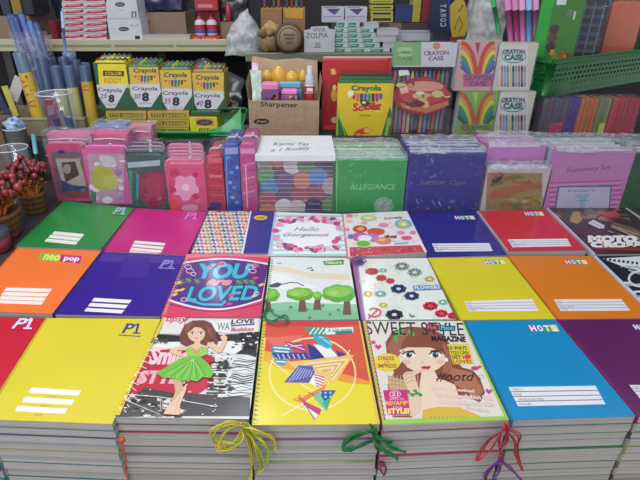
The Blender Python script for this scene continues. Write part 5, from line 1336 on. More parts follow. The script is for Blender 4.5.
m = MB(); x0 = at_y(224,10,1.345).x; x1 = at_y(231,10,1.345).x; m.lathe([(.008,zz-.0005),(.011,zz+.02),(.009,zz+.045),(.003,zz+.052),(.0004,zz+.055)], (170,36,66), 12, (x0+x1)/2, 1.3625); tag(m.build('red_vial', 'hard_plastic'), 'small dark red vial standing before the black wrapped goods', 'vial')
shelf_box('brown_carton', 'shallow brown carton at the picture edge, left of the blue sticks', 'carton', (-22,16,31,38.5), 1.36, .16, (112,86,70), brn(60,100))
z = rect_at(-22,16,31,38,1.36,SHL)[3]+.002
for k, (x0, x1, c, l) in enumerate(((-12,-2,(40,40,52),'black spined book at the picture edge above the shallow brown carton'), (-1,9,(52,54,72),'dark blue-grey book above the shallow brown carton'), (10,20,(150,120,50),'mustard book above the shallow brown carton'), (21,32,(36,36,50),'near black book beside the mustard one'))):
    X0, X1, Z0, Z1 = rect_at(x0, -10, x1, 14, 1.37, z); t = thing('book', l, 'book', ((X0+X1)/2, 1.37, Z0), 'books above the brown carton'); w = (X1-X0)/2-.001
    m = MB(); m.box(-w, 0, 0, w, .12, Z1-Z0, c, .002); m.build('cover', 'printed_card', t); m = MB(); m.box(-w+.003, .003, Z1-Z0-.001, w-.003, .121, Z1-Z0+.0006, (190,184,170)); m.build('pages', 'paper_edges', t)
m = MB(); x0, x1 = at_y(33,20,1.40).x, at_y(60,20,1.40).x; m.puffbox(x0+.012, 1.53, SHL+.004, x1, 1.60, SHL+.15, (30,34,52), .012, 9, 13, 30); tag(m.build('wrapped_goods', 'crumpled_foil'), 'dark navy wrapped goods behind the blue sticks', 'goods')
m = MB(); x0, x1 = at_y(56,24,1.38).x, at_y(62,24,1.38).x; m.puffbox(x0, 1.33, SHL+.001, x1, 1.41, SHL+.055, (120,24,40), .003, 6, 2, 30); tag(m.build('red_pouch', 'soft_plastic'), 'small dark red pouch squeezed beside the red and white boxes', 'pouch')
# glue bottles in a red tray
def gtray(a): a.fill((196,40,50)); a.text('ELMER', 778, 160, 90, 9, (226,150,150), 0,0,.03)
t, X0, X1, Z0, Z1 = shelf_box('glue_tray', 'low red display tray holding two glue bottles', 'tray', (192,36,220,42), YL, .045, (190,36,46), gtray)
def bottle(px, lab):
    p = at_y(px, 36.5, YL+.02); s_ = at_y(px, 13, YL+.02).z - Z1; r = .0175
    t = thing('glue_bottle', lab, 'glue bottle', (p.x, YL+.022, Z1+.001), 'white glue bottles in the red tray')
    m = MB(); m.lathe([(r*.9,0),(r,.004),(r,s_*.55),(r*.85,s_*.64),(r*.4,s_*.72)], (206,206,214), 16); m.build('bottle_body', 'hard_plastic', t)
    m = MB(); m.lathe([(r*1.01,s_*.24),(r*1.01,s_*.48)], (186,30,60), 16); m.lathe([(r*1.01,s_*.10),(r*1.01,s_*.235)], (60,84,150), 16); m.build('label_band', 'printed_card', t)
    m = MB(); m.lathe([(r*.45,s_*.70),(r*.45,s_*.80),(r*.2,s_*.86),(r*.14,s_),(.0004,s_)], (190,40,60), 12); m.build('nozzle_cap', 'hard_plastic', t)
bottle(201, 'white glue bottle with a red label, the one nearer the brown carton with blue goods'); bottle(212.5, 'white glue bottle with a red label, the one nearer the milky plastic bag')
zt_ = at_y(206, 9.5, YL+.03).z
t = thing('red_card_box', 'red printed card box directly above the two glue bottles', 'box', (at_y(207,5,YL+.02).x, YL+.05, SHL+.0005)); 
m = MB(); m.box(-.034, 0, 0, .034, .05, zt_-SHL+.06, (150,34,44), .001); m.box(-.036, -.048, zt_-SHL-.002, .036, 0, zt_-SHL+.06, (176,34,46), .001); m.box(-.026,-.0486,zt_-SHL+.006,.02,-.048,zt_-SHL+.016,(206,120,130)); m.build('box_body', 'printed_card', t)
m = MB(); m.box(-.034,-.046,zt_-SHL+.0595,.034,-.002,zt_-SHL+.0606,(140,30,40)); m.build('box_lid', 'printed_card', t)
# milky plastic bag hanging over the shelf edge
p0 = at_y(246, 55, 1.28); p1 = at_y(246, 8, 1.32)
m = MB()
def bag(u, v):
    a = 2*math.pi*u; r = (.002 + .052*math.sin(min(1, (1-v)*1.25)*math.pi*.62)) * (1-.25*v)
    q = Vector((p0.x+.012*v + r*math.cos(a)*(1.1) - .012*(1-v), 1.262 + r*.62*math.sin(a), p0.z+.004 + (p1.z-p0.z)*v))
    return q + noise.noise_vector(q*34)*.009
m.sheet(bag, 26, 22, (200,200,214)); tag(m.build('plastic_bag', 'milky_bag'), 'crumpled milky plastic bag slumped over the shelf end', 'plastic bag')
# brown cartons with coloured sticks, right of the bag
YR = 1.25
def brn2(x0, x1):
    def f(a): a.fill((150,112,84)); a.line([(x0,76),(x1,76)],1.5,(126,92,70)); a.line([(x0,56),(x1,56)],2,(170,132,100)); a.poly([(x0+6,36),(x1-8,36),(x1-8,74),(x0+10,70)],(206,150,60)) if x1 > 1180 else None
    return f
def sticks(x0, x1, zlo, cols, who):
    for k, c in enumerate(cols):
        X = x0+(x1-x0)*(k+.5)/len(cols)
        m = MB(); m.lathe([(.0045,zlo),(.0045,zlo+.085),(.003,zlo+.09),(.0004,zlo+.091)], c, 8, X, YR+.03+.02*(k % 2)); o = m.build('marker_pen', 'hard_plastic'); tag(o, 'coloured marker pen standing in the %s' % who, 'pen', 'marker pens in the %s' % who)
for i, (x0, x1, lb, cs) in enumerate(((261,282,'brown carton of pens beside the milky bag',[(120,40,90),(50,40,60),(60,90,60),(190,70,60)]), (283,305,'brown carton with a yellow front flap and pens',[(60,50,110),(150,50,60),(60,110,90),(90,50,100)]))):
    t, X0, X1, Z0, Z1 = shelf_box('pen_carton', lb, 'carton', (x0,9,x1,37), YR, .12, (150,112,84), brn2(x0*4, x1*4), None, SHR+.055, 'cardboard', (190,140,60) if i == 0 else (206,160,60))
    sticks(X0+.004, X1-.004, Z1+.0005, cs, lb)
X0, X1, Z0, Z1 = rect_at(262,38,305,52,YR,SHR); 
t = thing('low_carton', 'low brown carton underneath the two pen cartons', 'carton', ((X0+X1)/2, YR, SHR+.0005)); w=(X1-X0)/2
m = MB(); m.box(-w,0,0,w,.13,.0535,(112,84,66),.001); m.build('carton_body','cardboard',t); m = MB(); m.box(-w+.002,-.0006,.045,w-.002,0,.052,(140,106,82)); m.build('tape_strip','printed_card',t)
# beige crumpled ribbon roll and brown tape roll
def roll(px, py, r, Y, wd, col, inner, label, txt=True, mat='cardboard'):
    p = at_y(px, py, Y); t = thing('tape_roll', label, 'roll', (p.x, Y, SHR+.0005)); zc = r
    m = MB(); M = Matrix.Translation((0, 0, zc)) @ Matrix.Rotation(math.pi/2, 4, 'X'); m.M = M
    m.lathe([(r*.48,-wd/2),(r*.98,-wd/2),(r,-wd*.4),(r,wd*.4),(r*.98,wd/2),(r*.48,wd/2)], col, 30); m.build('tape', mat, t)
    m = MB(); m.M = M; m.lathe([(.0004,wd/2-.001),(r*.80,wd/2+.0008),(r*.82,wd/2)], inner, 24); m.lathe([(r*.66,wd/2+.0009),(r*.72,wd/2+.0016)], (90,70,54), 24); m.M = Matrix.Translation((0,0,zc))
    if txt:
        for k in range(3): m.box(-r*.4+.1*r*k, -wd/2-.0022, r*.2-k*r*.26, r*.4-.06*r*k, -wd/2-.0012, r*.28-k*r*.26, (96,74,58))
    m.build('core_label', 'printed_card', t)
roll(289, 44, .043, 1.228, .03, (96,76,62), (150,122,98), 'dark brown roll of tape with an oval label, behind the Sharpener box')
p = at_y(271, 38, 1.21)
m = MB(); m.blob((0,0,.026),(.030,.018,.026),(150,124,88),16,10,.5,3); m.blob((.008,0,.066),(.026,.018,.018),(176,146,98),14,9,.6,5); m.blob((-.014,-.004,.054),(.016,.014,.014),(128,100,70),12,8,.6,8); 
o = m.build('twine_bundle', 'rough_fibre', None, (p.x-.006, 1.205, TIER+.002)); tag(o, 'beige crumpled twine bundle beside the dark brown tape roll', 'twine')
o.location.z = SHR+.001; o.location.y = 1.240; o.location.x = p.x-.010
# paper sign
X0, X1, Z0, Z1 = rect_at(304,26,335,53,1.225,SHR+.0005)
loc = ((X0+X1)/2, 1.228, Z0)
a = Art(lambda x, y: (lambda p: (p.x, p.z))(at_y(x, y, 1.228)), lambda x, z, l: Vector((x-loc[0], -l*EPS, z-loc[2])), (X0, Z0, X1, Z1), KC)
a.text('VIVA', 290, 128, 52, 18, (60,56,70), 0, 0, .0); a.text('ZOLPIA', 264, 154, 88, 22, (50,48,60), 0, -2, .0); a.text('35', 300, 188, 22, 18, (50,48,60), 0, 0, .0); a.line([(296,190),(322,190)], 2, (60,56,66))
m = MB(); w=(X1-X0)/2; m.slab_y([(-w*.98,0),(w,.001),(w*.97,(Z1-Z0)*.86),(w*.6,(Z1-Z0)*.9),(w*.5,Z1-Z0),(-w*.55,(Z1-Z0)*.97),(-w*.6,(Z1-Z0)*.88),(-w,(Z1-Z0)*.84)], 0, .002, (196,196,206)); m.put(a)
tag(m.build('paper_sign', 'printed_card', None, loc), 'handwritten white paper sign reading VIVA ZOLPIA 35', 'sign')
# small green and white boxes
g = 0
rows = [(332,390,48,53),(333,380,43,47.6),(333,378,38,42.6),(334,376,33,37.6),(335,374,28,32.6),(337,360,21.5,27.6)]
zrow = [SHR+.0005]; YG = 1.245
for r, (xa, xb, y0, y1) in enumerate(rows):
    z0 = zrow[-1]; z1 = at_y(350, y0, YG).z; n = 3 if r < 5 else 2; wq = (xb-xa)/n
    for k in range(n):
        x0 = xa+wq*k+.3; x1 = xa+wq*(k+1)-.3
        def ag(a, x0=x0, x1=x1, y0=y0, y1=y1, r=r, k=k):
            a.fill((190,206,204)); W = (x1-x0)*4
            a.poly([(x0*4+W*.05, y0*4+5),(x1*4-W*.3, y0*4+4),(x1*4-W*.4, y1*4-2),(x0*4+W*.05, y1*4-2)], (40,136,112)); a.line([(x0*4+W*.12, y1*4-9),(x1*4-W*.5, y1*4-9)], 3, (170,210,200))
        shelf_box('staple_box', 'small green and white box in %s, %s from the sign' % (['the bottom row','the second row up','the third row up','the fourth row up','the fifth row up','the top row'][r], ['first','second','third'][k]) if n == 3 else 'small green and white box in the top row, %s one from the paper sign' % ['first','second'][k],
                  'box', (x0, y0, x1, y1), YG, .05, (190,206,204), ag, 'small green and white boxes', z0+.0004, left=False)
    zrow.append(z1+.0012)
wh = [((377,29,399,35.2),3),((374,35.8,396,42),3),((383,42.5,404,48),2),((392,48.5,414,53),0),((365,23,379,28.6),4)]
zz = {}
for k, (px, lv) in enumerate(sorted(wh, key=lambda q: -q[0][3])):
    z0 = SHR+.0005 if k == 0 else top_+.0012
    t, X0, X1, Z0, top_ = shelf_box('white_box', 'plain white box, %s in the pile beside the green boxes' % ['lowest','second from below','third from below','fourth from below','topmost'][k], 'box', px, YG, .05, (196,196,204), None, 'white boxes beside the green ones', z0, left=False)
# second, raised rank of boxes standing behind on a carton
zb2 = at_y(360, 22, 1.36).z
t = thing('support_carton', 'brown carton carrying the violet and yellow boxes behind the green ones', 'carton', (at_y(400,30,1.36).x, 1.345, SHR+.0005)); w = (at_y(450,22,1.36).x-at_y(318,22,1.36).x)/2
m = MB(); m.box(-w-.012,0,0,w-.012,.2,zb2-SHR-.002,(84,72,70),.001); m.build('carton_body','cardboard',t); m = MB(); m.box(-.04,-.0006,.0,.0,0,zb2-SHR-.002,(120,100,84)); m.build('tape_strip','printed_card',t)
def av(x0):
    def f(a): a.fill((196,196,208)); a.poly([(x0+16,36),(x0+74,34),(x0+50,60)],(90,60,140)); a.line([(x0+6,68),(x0+80,66)],3,(120,130,170)); a.line([(x0+8,30),(x0+60,30)],3,(80,150,120))
    return f
for x0, lb in ((322,'nearer the paper sign'),(345,'nearer the yellow and black boxes')):
    shelf_box('violet_box', 'white box with a violet triangle, %s' % lb, 'box', (x0,7,x0+22,21), 1.35, .06, (196,196,208), av(x0*4), 'white boxes with violet triangles', zb2)
for k in range(4):
    z0 = zb2 + k*.0185; 
    def ay(a, k=k): a.fill((190,180,60)); p = a.b; a.raw([(p[0]+.006,p[1]+.004),(p[2]-.006,p[1]+.004),(p[2]-.006,p[3]-.005),(p[0]+.006,p[3]-.005)], (40,44,50))
    shelf_box('yellow_black_box', 'small yellow and black box, %s of its pile on the brown carton' % ['lowest','second lowest','third lowest','topmost'][k], 'box', (371,22-5.6*(k+1),393,22-5.6*k), 1.35, .06, (190,180,60), ay, 'yellow and black boxes', z0)
def ab(a): a.fill((44,52,104)); a.poly([(330*4+60,0),(410*4,0),(412*4,20),(400*4,40)],(70,80,140))
shelf_box('blue_box', 'dark blue box beside the yellow and black pile', 'box', (395,5,412,21), 1.35, .06, (44,52,110), None, None, zb2)
def al(a):
    a.fill((196,196,200)); a.poly([(413*4,0),(420*4,0),(420*4,90),(413*4,90)],(170,176,60))
shelf_box('yellow_file', 'thin yellow and black file standing beside the dark blue box', 'file', (413,-6,421,21), 1.352, .06, (176,170,56), None, None, zb2, lid=(40,40,44))
shelf_box('red_file', 'thin dark red file between the yellow one and the navy box', 'file', (422,-6,430,21), 1.352, .06, (140,40,60), None, None, zb2)
shelf_box('long_white_box', 'long white box lying in front of the dark blue box', 'box', (393,31,434,41), 1.30, .03, (190,190,200), None, None, at_y(410,41,1.30).z)
shelf_box('long_navy_box', 'long navy box under the long white one', 'box', (415,41.5,452,53), 1.30, .04, (40,44,84), None, None, None, left=False)
def an(a): a.fill((28,34,76)); a.text('COWAY', 1790, 92, 22, 90, (190,196,210), 0, 0, .04); a.line([(1820,10),(1814,150)], 4, (60,80,160))
def an(a):
    a.fill((28,34,76))
    for k, ch in enumerate('YAWOC'):   # word turned on its side, read upwards
        T = text_tris(ch, .04); W = T[3]-T[1]; H = T[4]-T[2]
        for tri in T[0]:
            P = [a.q(1752+8+(1-(v-T[2])/H)*-26+26, 14+k*19+17-((u-T[1])/W)*15) for u, v in tri]
            P = clip(P, *a.b)
            if len(P) >= 3:
                A = sum(P[i-1][0]*P[i][1]-P[i][0]*P[i-1][1] for i in range(len(P)))
                a.t.append((P if A > 0 else P[::-1], lin((176,184,204)), a.l))
    a.step(); a.line([(1796,0),(1790,150)], 6, (46,70,150))
shelf_box('navy_box', 'tall navy box with pale letters running up its side', 'box', (432.5,-6,452,31), 1.255, .04, (28,34,76), an, None, at_y(440,31,1.255).z)
shelf_box('support_box', 'dark box below the tall navy one', 'box', (432.5,31.5,455,53), 1.255, .042, (44,44,60), None, None, None, left=False)
# yellow leaf-shaped pouch
P = [(450,6),(456,0),(460,-6),(464,2),(467,14),(467,28),(464,36),(452,37),(450,26)]
pp = [at_y(x, y, 1.235) for x, y in P]; cx = sum(p.x for p in pp)/9
loc = (cx, 1.228, min(p.z for p in pp)); t = thing('yellow_pouch', 'pointed yellow pouch with brown doodles between the navy box and white paper', 'pouch', (cx, 1.228, SHR+.0005))
m = MB(); q = [(p.x-cx, p.z-SHR) for p in pp]; area_ = sum(q[i-1][0]*q[i][1]-q[i][0]*q[i-1][1] for i in range(len(q)))
if area_ < 0: q = q[::-1]
m.slab_y(q, 0, .012, (196,164,50))
m.build('pouch_body', 'soft_plastic', t)
m = MB(); zq = min(v[1] for v in q); m.tube([(-.012,-.001,zq+.02),(.0,-.001,zq+.06),(.012,-.001,zq+.035),(.004,-.001,zq+.015)], .0012, (110,80,40), 4); m.tube([(-.006,-.001,zq+.07),(.006,-.001,zq+.09)], .0012, (110,80,40), 4); m.box(-.018,-.004,0,.02,.014,zq+.0005,(130,40,40),.002); m.build('doodle', 'hard_plastic', t)
# white crumpled paper, green marker, pink and blue tubes
p = at_y(488, 26, 1.235)
m = MB()
x0, x1 = at_y(469,20,1.235).x, at_y(506,20,1.235).x; zt2 = at_y(488,-6,1.24).z
m.puffbox(x0, 1.235, SHR+.001, x1, 1.27, zt2, (200,196,200), .012, 14, 21, 22)
tag(m.build('crumpled_paper', 'crumpled_foil'), 'crumpled white paper wrapping behind the green marker', 'paper')
def pen(name, lab, cat, ax, ay, bx, by, Y, r, col, cap, grp=None):
    A = at_y(ax, ay, Y); B = at_y(bx, by, Y); L = (B-A).length; t = thing(name, lab, cat, A, grp)
    d = (A*0 + B - A)
    m = MB(); m.tube([(0,0,0), tuple(d*.7)], r, col, 10); m.build('barrel', 'hard_plastic', t)
    m = MB(); m.tube([tuple(d*.68), tuple(d*.98), tuple(d)], r*1.15, cap, 10, radii=[r*1.15, r*1.1, r*.6]); m.build('cap', 'hard_plastic', t)
pen('green_marker', 'bright green marker leaning before the crumpled white paper', 'marker', 499,33,492,-6, 1.205,.0065,(30,150,70),(36,170,84))
mm = [(508,(200,90,160),(226,130,190)),(514,(190,70,140),(220,140,190)),(520,(226,130,190),(240,170,210)),(526,(110,170,220),(150,200,236)),(532,(210,110,180),(236,160,210))]
for k, (x, c, c2) in enumerate(mm):
    pen('rolled_tube', '%s glossy tube standing beside the green pouch' % ['plum pink','deep pink','pale pink','light blue','rose'][k], 'tube', x+3, 46, x-1+k*1.2, -8, 1.225, .0085, c, c2, 'glossy tubes by the basket')

# ---------------------------------------------------------------- left side: tubes, cups, berries
Yc = .93
X0, X1 = at_y(-12,120,Yc-.03).x, at_y(84,120,Yc-.03).x; zr = at_y(40, 118, Yc-.03).z
t = thing('tube_carton', 'open pale carton holding the blue wrapped tubes', 'carton', ((X0+X1)/2, Yc-.03, TIER)); w = (X1-X0)/2; h = zr-TIER
m = MB(); m.box(-w,0,0,w,.003,h,(150,138,110)); m.box(-w,.15,0,w,.153,h,(140,128,104)); m.box(-w,.003,0,-w+.003,.15,h,(140,128,104)); m.box(w-.003,.003,0,w,.15,h,(140,128,104)); m.box(-w+.003,.003,0,w-.003,.15,.003,(120,108,90)); m.build('carton_body','cardboard',t)
m = MB(); m.box(-w-.002,-.002,h-.006,w+.002,.0,h+.001,(180,172,140),.001); m.build('rim_strip','hard_plastic',t)
def wrapped_tube(x, ytop, ylab, Y, r, lab, body, band, lean=0, word=None):
    A = at_y(x, ytop, Y); z0 = TIER+.004; L = A.z - z0
    t = thing('wrapped_tube', lab, 'tube', (A.x, Y, z0), 'blue tubes standing in the pale carton'); t.rotation_euler = (0, lean, 0)
    zl = at_y(x, ylab, Y).z - z0; zl = max(.03, min(L-.01, zl))
    m = MB(); m.lathe([(r,0),(r,L-.002),(r*.9,L),(r*.75,L),(r*.72,L-.01),(.0004,L-.012)], body, 14); m.build('tube_body','soft_plastic',t)
    m = MB(); m.lathe([(r*1.03,.0),(r*1.03,zl)], band, 14)
    if word:
        # word printed down the band, facing the front
        zq = zl-.006
        for ch in word:
            if ch == ' ': zq -= .008; continue
            T = text_tris(ch, .03); W = T[3]-T[1]; H = T[4]-T[2]
            for tri in T[0]:
                P = [Vector((-(r*.62)+((v-T[2])/H)*r*1.2, -math.sqrt(max(0, (r*1.05)**2-(-(r*.62)+((v-T[2])/H)*r*1.2)**2))-.0004, zq-((u-T[1])/W)*.008)) for u, v in tri]
                m.add([tuple(q) for q in P], [(0,1,2)], (176,40,36))
            zq -= .011
    m.build('paper_band','printed_card',t)
NV = (58,76,112)
for a_ in ((24,52,72,.925,.0165,'foremost tube with a yellow band lettered in red, beside the blue stick bundle',(84,104,132),(214,178,50),-.06,'TANIA NK'),
           (41,57,96,.955,.0150,'dark blue tube right behind the red-lettered yellow band',NV,(70,90,120),0,None),
           (55,66,88,.935,.0140,'blue tube with a pale yellow foot, first beside the plastic cup',NV,(186,186,110),0,None),
           (68,66,87,.935,.0140,'blue tube with a pale yellow foot, second beside the plastic cup',(64,82,118),(190,190,120),0,None),
           (82,65,81,.925,.0140,'blue tube with a mustard and red foot',NV,(206,170,50),.03,'NK'),
           (48,58,96,.990,.0140,'navy tube in the rear row, between two taller ones',(48,62,98),(60,80,110),0,None),
           (63,57,96,1.000,.0140,'navy tube in the rear row, above the pale yellow feet',(52,66,104),(60,80,110),0,None),
           (75,60,96,1.010,.0130,'navy tube in the rear row, next to the mustard foot',(46,60,94),(60,80,110),0,None)):
    wrapped_tube(*a_)
# slanted sheets in the carton, left end
for k, (xa, ya, xb, yb, c, lb) in enumerate(((16,116,4,86,(196,190,70),'yellow strip leaning in the pale carton'),(9,117,-4,92,(40,56,100),'dark blue strip leaning beside the yellow one'),(12,100,20,78,(200,190,196),'crumpled whitish strip before the red-lettered tube'))):
    A = at_y(xa, ya, .915+.012*k); B = at_y(xb, yb, .915+.012*k); d = (B-A); n_ = Vector((d.z,0,-d.x)).normalized()*(.008 if k < 2 else .014)
    m = MB(); vs = []
    for yy in (0, .002): vs += [(-n_.x,yy,-n_.z),(n_.x,yy,n_.z),(d.x+n_.x,yy,d.z+n_.z),(d.x-n_.x,yy,d.z-n_.z)]
    m.add(vs, [(0,1,2,3),(7,6,5,4),(0,4,5,1),(1,5,6,2),(2,6,7,3),(3,7,4,0)], c)
    o = m.build('leaning_strip', 'soft_plastic', None, A); tag(o, lb, 'strip', 'strips leaning in the pale carton')
# tall flat blue tube at the carton's right end
X = at_y(91,100,.915)
t = thing('flat_folder', 'slim blue folder with a pale yellow foot beside the first crayon carton', 'folder', (at_y(90,115,.93).x, .93, TIER+.001)); L = at_y(92,63,.93).z-TIER
m = MB(); m.box(-.010,0,L*.45,.010,.006,L,(60,96,140),.001); m.build('sleeve','soft_plastic',t); m = MB(); m.box(-.011,0,0,.011,.007,L*.45,(190,190,110),.001); m.build('foot_band','printed_card',t); t.rotation_euler = (0,.07,0)
# bundle of blue sticks in a clear bag standing on the shelf before
p0 = at_y(40, 57, 1.20)
t = thing('stick_bundle', 'tall bundle of translucent blue sticks in a clear bag', 'sticks', (p0.x, 1.20, TIER+.001))
zt_ = at_y(34, 10, 1.20).z - TIER; R = random.Random(44)
k_ = 0
for k in range(12):
    x = -.040+.0072*k; y = R.uniform(-.016,.016); top = zt_*R.uniform(.90,1.02)-.012*(k/12); lx = x*.95-.024
    m = MB(); m.tube([(x,y,.003),(x+(lx-x)*.5,y,top*.55),(lx,y,top-.008),(lx,y,top)], .0082, R.choice([(70,96,160),(84,112,176),(60,84,146),(98,124,184)]), 7, radii=[.006,.0075,.0085,.005]); m.build('blue_stick','hard_plastic',t)
m = MB(); m.puffbox(-.05,-.024,.001,.046,.024,zt_*.80,(200,210,230),.003,9,6,22)
for i, v in enumerate(m.v): m.v[i] = (v[0]-.024*v[2]/zt_, v[1], v[2])
m.build('clear_bag','loose_wrap',t)
pen('blue_pen', 'single thin blue pen standing upright between the tubes and the red boxes', 'pen', 66,62,62,11,1.16,.0042,(110,140,190),(150,176,214))
p = at_y(70, 60, 1.16); m = MB(); m.lathe([(.016,0),(.019,.012),(.019,.03),(.017,.03),(.016,.014),(.0004,.012)], (96,118,160), 16)
o = m.build('pen_cup', 'hard_plastic', None, (p.x, 1.162, TIER+.001)); tag(o, 'small blue-grey pot at the foot of the thin blue pen', 'pot')
m.v = [(v[0], v[1], v[2]) for v in m.v]
# pot stands on a tin
hh_ = at_y(70, 63, 1.16).z - TIER
m = MB(); m.lathe([(.02,0),(.021,.003),(.021,hh_-.003),(.0004,hh_-.002)], (60,64,84), 16); tag(m.build('storage_tin', 'hard_plastic', None, (p.x, 1.162, TIER+.001)), 'dark round tin under the small blue-grey pot', 'tin'); o.location.z = TIER+hh_+.001
# clear plastic cup with pens, scissors-like bits and pink rolls
def cup(name, lab, cat, px, yb, yt, Y, r0, r1, zb, mat='clear_cup', col=(220,225,235)):
    A = at_y(px, (yb+yt)/2, Y); h = at_y(px, yt, Y).z - zb
    t = thing(name, lab, cat, (A.x, Y, zb)); m = MB()
    m.lathe([(.0004,.001),(r0,.001),(r0,.003),(r1,h),(r1*1.04,h),(r1*1.04,h-.003),(r1*.97,h-.004)], col, 24); m.build('cup_wall', mat, t)
    m = MB(); m.tube([(r1*1.03*math.cos(q*math.pi/12), r1*1.03*math.sin(q*math.pi/12), h) for q in range(25)], .0016, (196,200,210), 5); m.build('rim', 'hard_plastic', t)
    return t, h, A.x
t, h, cx = cup('clear_cup', 'large clear plastic jar with pink and blue bits, marked HB', 'jar', 60, 146, 93, .823, .034, .041, RISE)
m = MB()
for ch, x in (('H', .008), ('B', .020)):
    T = text_tris(ch, .05); W = T[3]-T[1]; H = T[4]-T[2]
    for tri in T[0]: m.add([(x+(u-T[1])/W*.010, -math.sqrt(.0395**2-(x+(u-T[1])/W*.010)**2)-.001, h*.42+(v-T[2])/H*.014) for u, v in tri], [(0,1,2)], (80,60,130))
m.build('printed_mark', 'printed_card', t)
R = random.Random(9)
for k in range(10):
    m = MB(); x, y = R.uniform(-.020,.020), R.uniform(-.018,.018); hh_ = h*R.uniform(.70,.93); c = [(206,110,160),(90,140,200),(226,180,200),(70,80,150),(200,200,210),(220,90,140),(150,120,180),(110,160,210),(206,90,130),(190,180,200)][k]
    m.tube([(0,0,0),(R.uniform(-.006,.006),0,hh_*.5),(R.uniform(-.008,.008),0,hh_)], .0095, c, 8); o = m.build('eraser_roll', 'soft_plastic', None, (cx+x, .823+y, RISE+.006)); tag(o, 'small coloured roll standing inside the clear jar marked HB', 'roll', 'coloured rolls inside the clear jar')
# white-blue cup and other bits before the carton
t, h, cx = cup('pale_cup', 'pale plastic cup with a blue and white crumpled top', 'cup', 20, 168, 128, .82, .022, .026, RISE, 'hard_plastic', (170,176,176))
m = MB(); m.blob((cx, .82, RISE+h+.006), (.025,.023,.018), (150,180,214), 14, 9, .7, 3); m.blob((cx+.006, .812, RISE+h+.014), (.014,.012,.010), (70,90,160), 10, 7, .7, 5); tag(m.build('crumpled_wrapper', 'crumpled_foil'), 'blue and white crumpled wrapper filling the pale plastic cup', 'wrapper')
pen('teal_pen', 'teal pen standing behind the red berries', 'pen', 41,194,33,133,.70,.0042,(50,120,130),(90,160,170))
t, h, cx = cup('pale_tub', 'translucent whitish tub behind the red berries', 'tub', 14, 172, 148, .735, .030, .036, RISE, 'clear_cup')
m = MB(); m.blob((0,0,.02), (.020,.020,.016), (176,180,182), 14, 9, .6, 3); o = m.build('crumpled_wrapper', 'crumpled_foil', None, (cx,.735,RISE+.004)); tag(o, 'greyish crumpled wrapper in the whitish tub', 'wrapper')
shelf_box('brown_carton', 'small brown carton at the picture edge, behind the pale plastic cup', 'carton', (-20,121,3,150), .80, .06, (124,96,76), None, None, RISE, 'cardboard')
# berry picks: wicker cups with berries and orange raffia
def berry_cup(px, py, Y, r, hcup, nb, seed, lab, lab2, sp):
    A = at_z(px, py, RISE); t = thing('wicker_cup', lab, 'cup', (A.x, A.y, RISE)); R = random.Random(seed)
    m = MB(); prof = []
    for k in range(9): q = k/8; prof.append((r*(.78+.22*q)*(1+.04*(k % 2)), hcup*q))
    m.lathe(prof+[(r*.9,hcup),(r*.86,hcup*.9),(.0004,hcup*.88)], (110,74,48), 22, cols=[(120,80,50) if k % 2 else (92,60,42) for k in range(12)]); m.build('wicker_wall', 'rough_fibre', t)
    m = MB()
    for k in range(90):
        a = R.uniform(0, 6.28); q = R.uniform(0, r*.8); l = R.uniform(.02,.050)
        m.tube([(q*math.cos(a)*.6, q*math.sin(a)*.6, hcup*.8), (q*math.cos(a), q*math.sin(a), hcup+l*.5), (q*math.cos(a)*1.7, q*math.sin(a)*1.7, hcup+l*.9)], .0026, R.choice([(206,110,50),(190,90,40),(214,140,70),(160,80,40)]), 4)
    m.build('raffia_filling', 'rough_fibre', t)
    for k in range(nb):
        a = R.uniform(0, 6.28); q = r*1.45*math.sqrt(R.random()); z = RISE+hcup+.048+.022*(1-(q/(r*1.45))**2)+R.uniform(-.012,.010); b = R.uniform(.0062,.0088)
        c = R.choice([(120,24,34),(140,30,40),(92,20,30),(160,50,48),(110,26,26)])
        m = MB(); m.blob((0,0,0), b, c, 9, 6); m.blob((0,-.1*b,b*.95), b*.22, (60,40,30), 5, 3)
        m.tube([(0,0,-b),(-q*math.cos(a)*.3,-q*math.sin(a)*.3,-b-.02)], .0008, (70,60,40), 3)
        o = m.build('red_berry', 'hard_plastic', None, (A.x+q*math.cos(a), A.y+q*math.sin(a), z)); tag(o, lab2, 'berry', sp)
berry_cup(2, 236, 0, .048, .060, 80, 3, 'brown wicker cup of orange raffia and red berries, at the picture edge', 'dark red berry in the cluster over the wicker cup at the picture edge', 'berries over the outer wicker cup')
berry_cup(36, 212, 0, .030, .052, 46, 5, 'brown wicker cup of orange raffia and red berries, nearer the pink pencil case', 'dark red berry in the cluster over the wicker cup nearer the pencil case', 'berries over the inner wicker cup')
A = at_z(-2, 250, RISE); t = thing('dark_jar', 'dark blue and red lidded jar before the wicker cup at the picture edge', 'jar', (A.x, A.y, RISE))
m = MB(); m.lathe([(.026,0),(.028,.004),(.028,.036),(.0004,.037)], (120,40,44), 20, cols=[(70,34,44),(126,40,44),(126,40,44),(90,90,110)]); m.build('jar_body','hard_plastic',t)
m = MB(); m.lathe([(.0295,.034),(.0295,.046),(.027,.048),(.0004,.0485)], (64,66,96), 20); m.build('lid','hard_plastic',t)
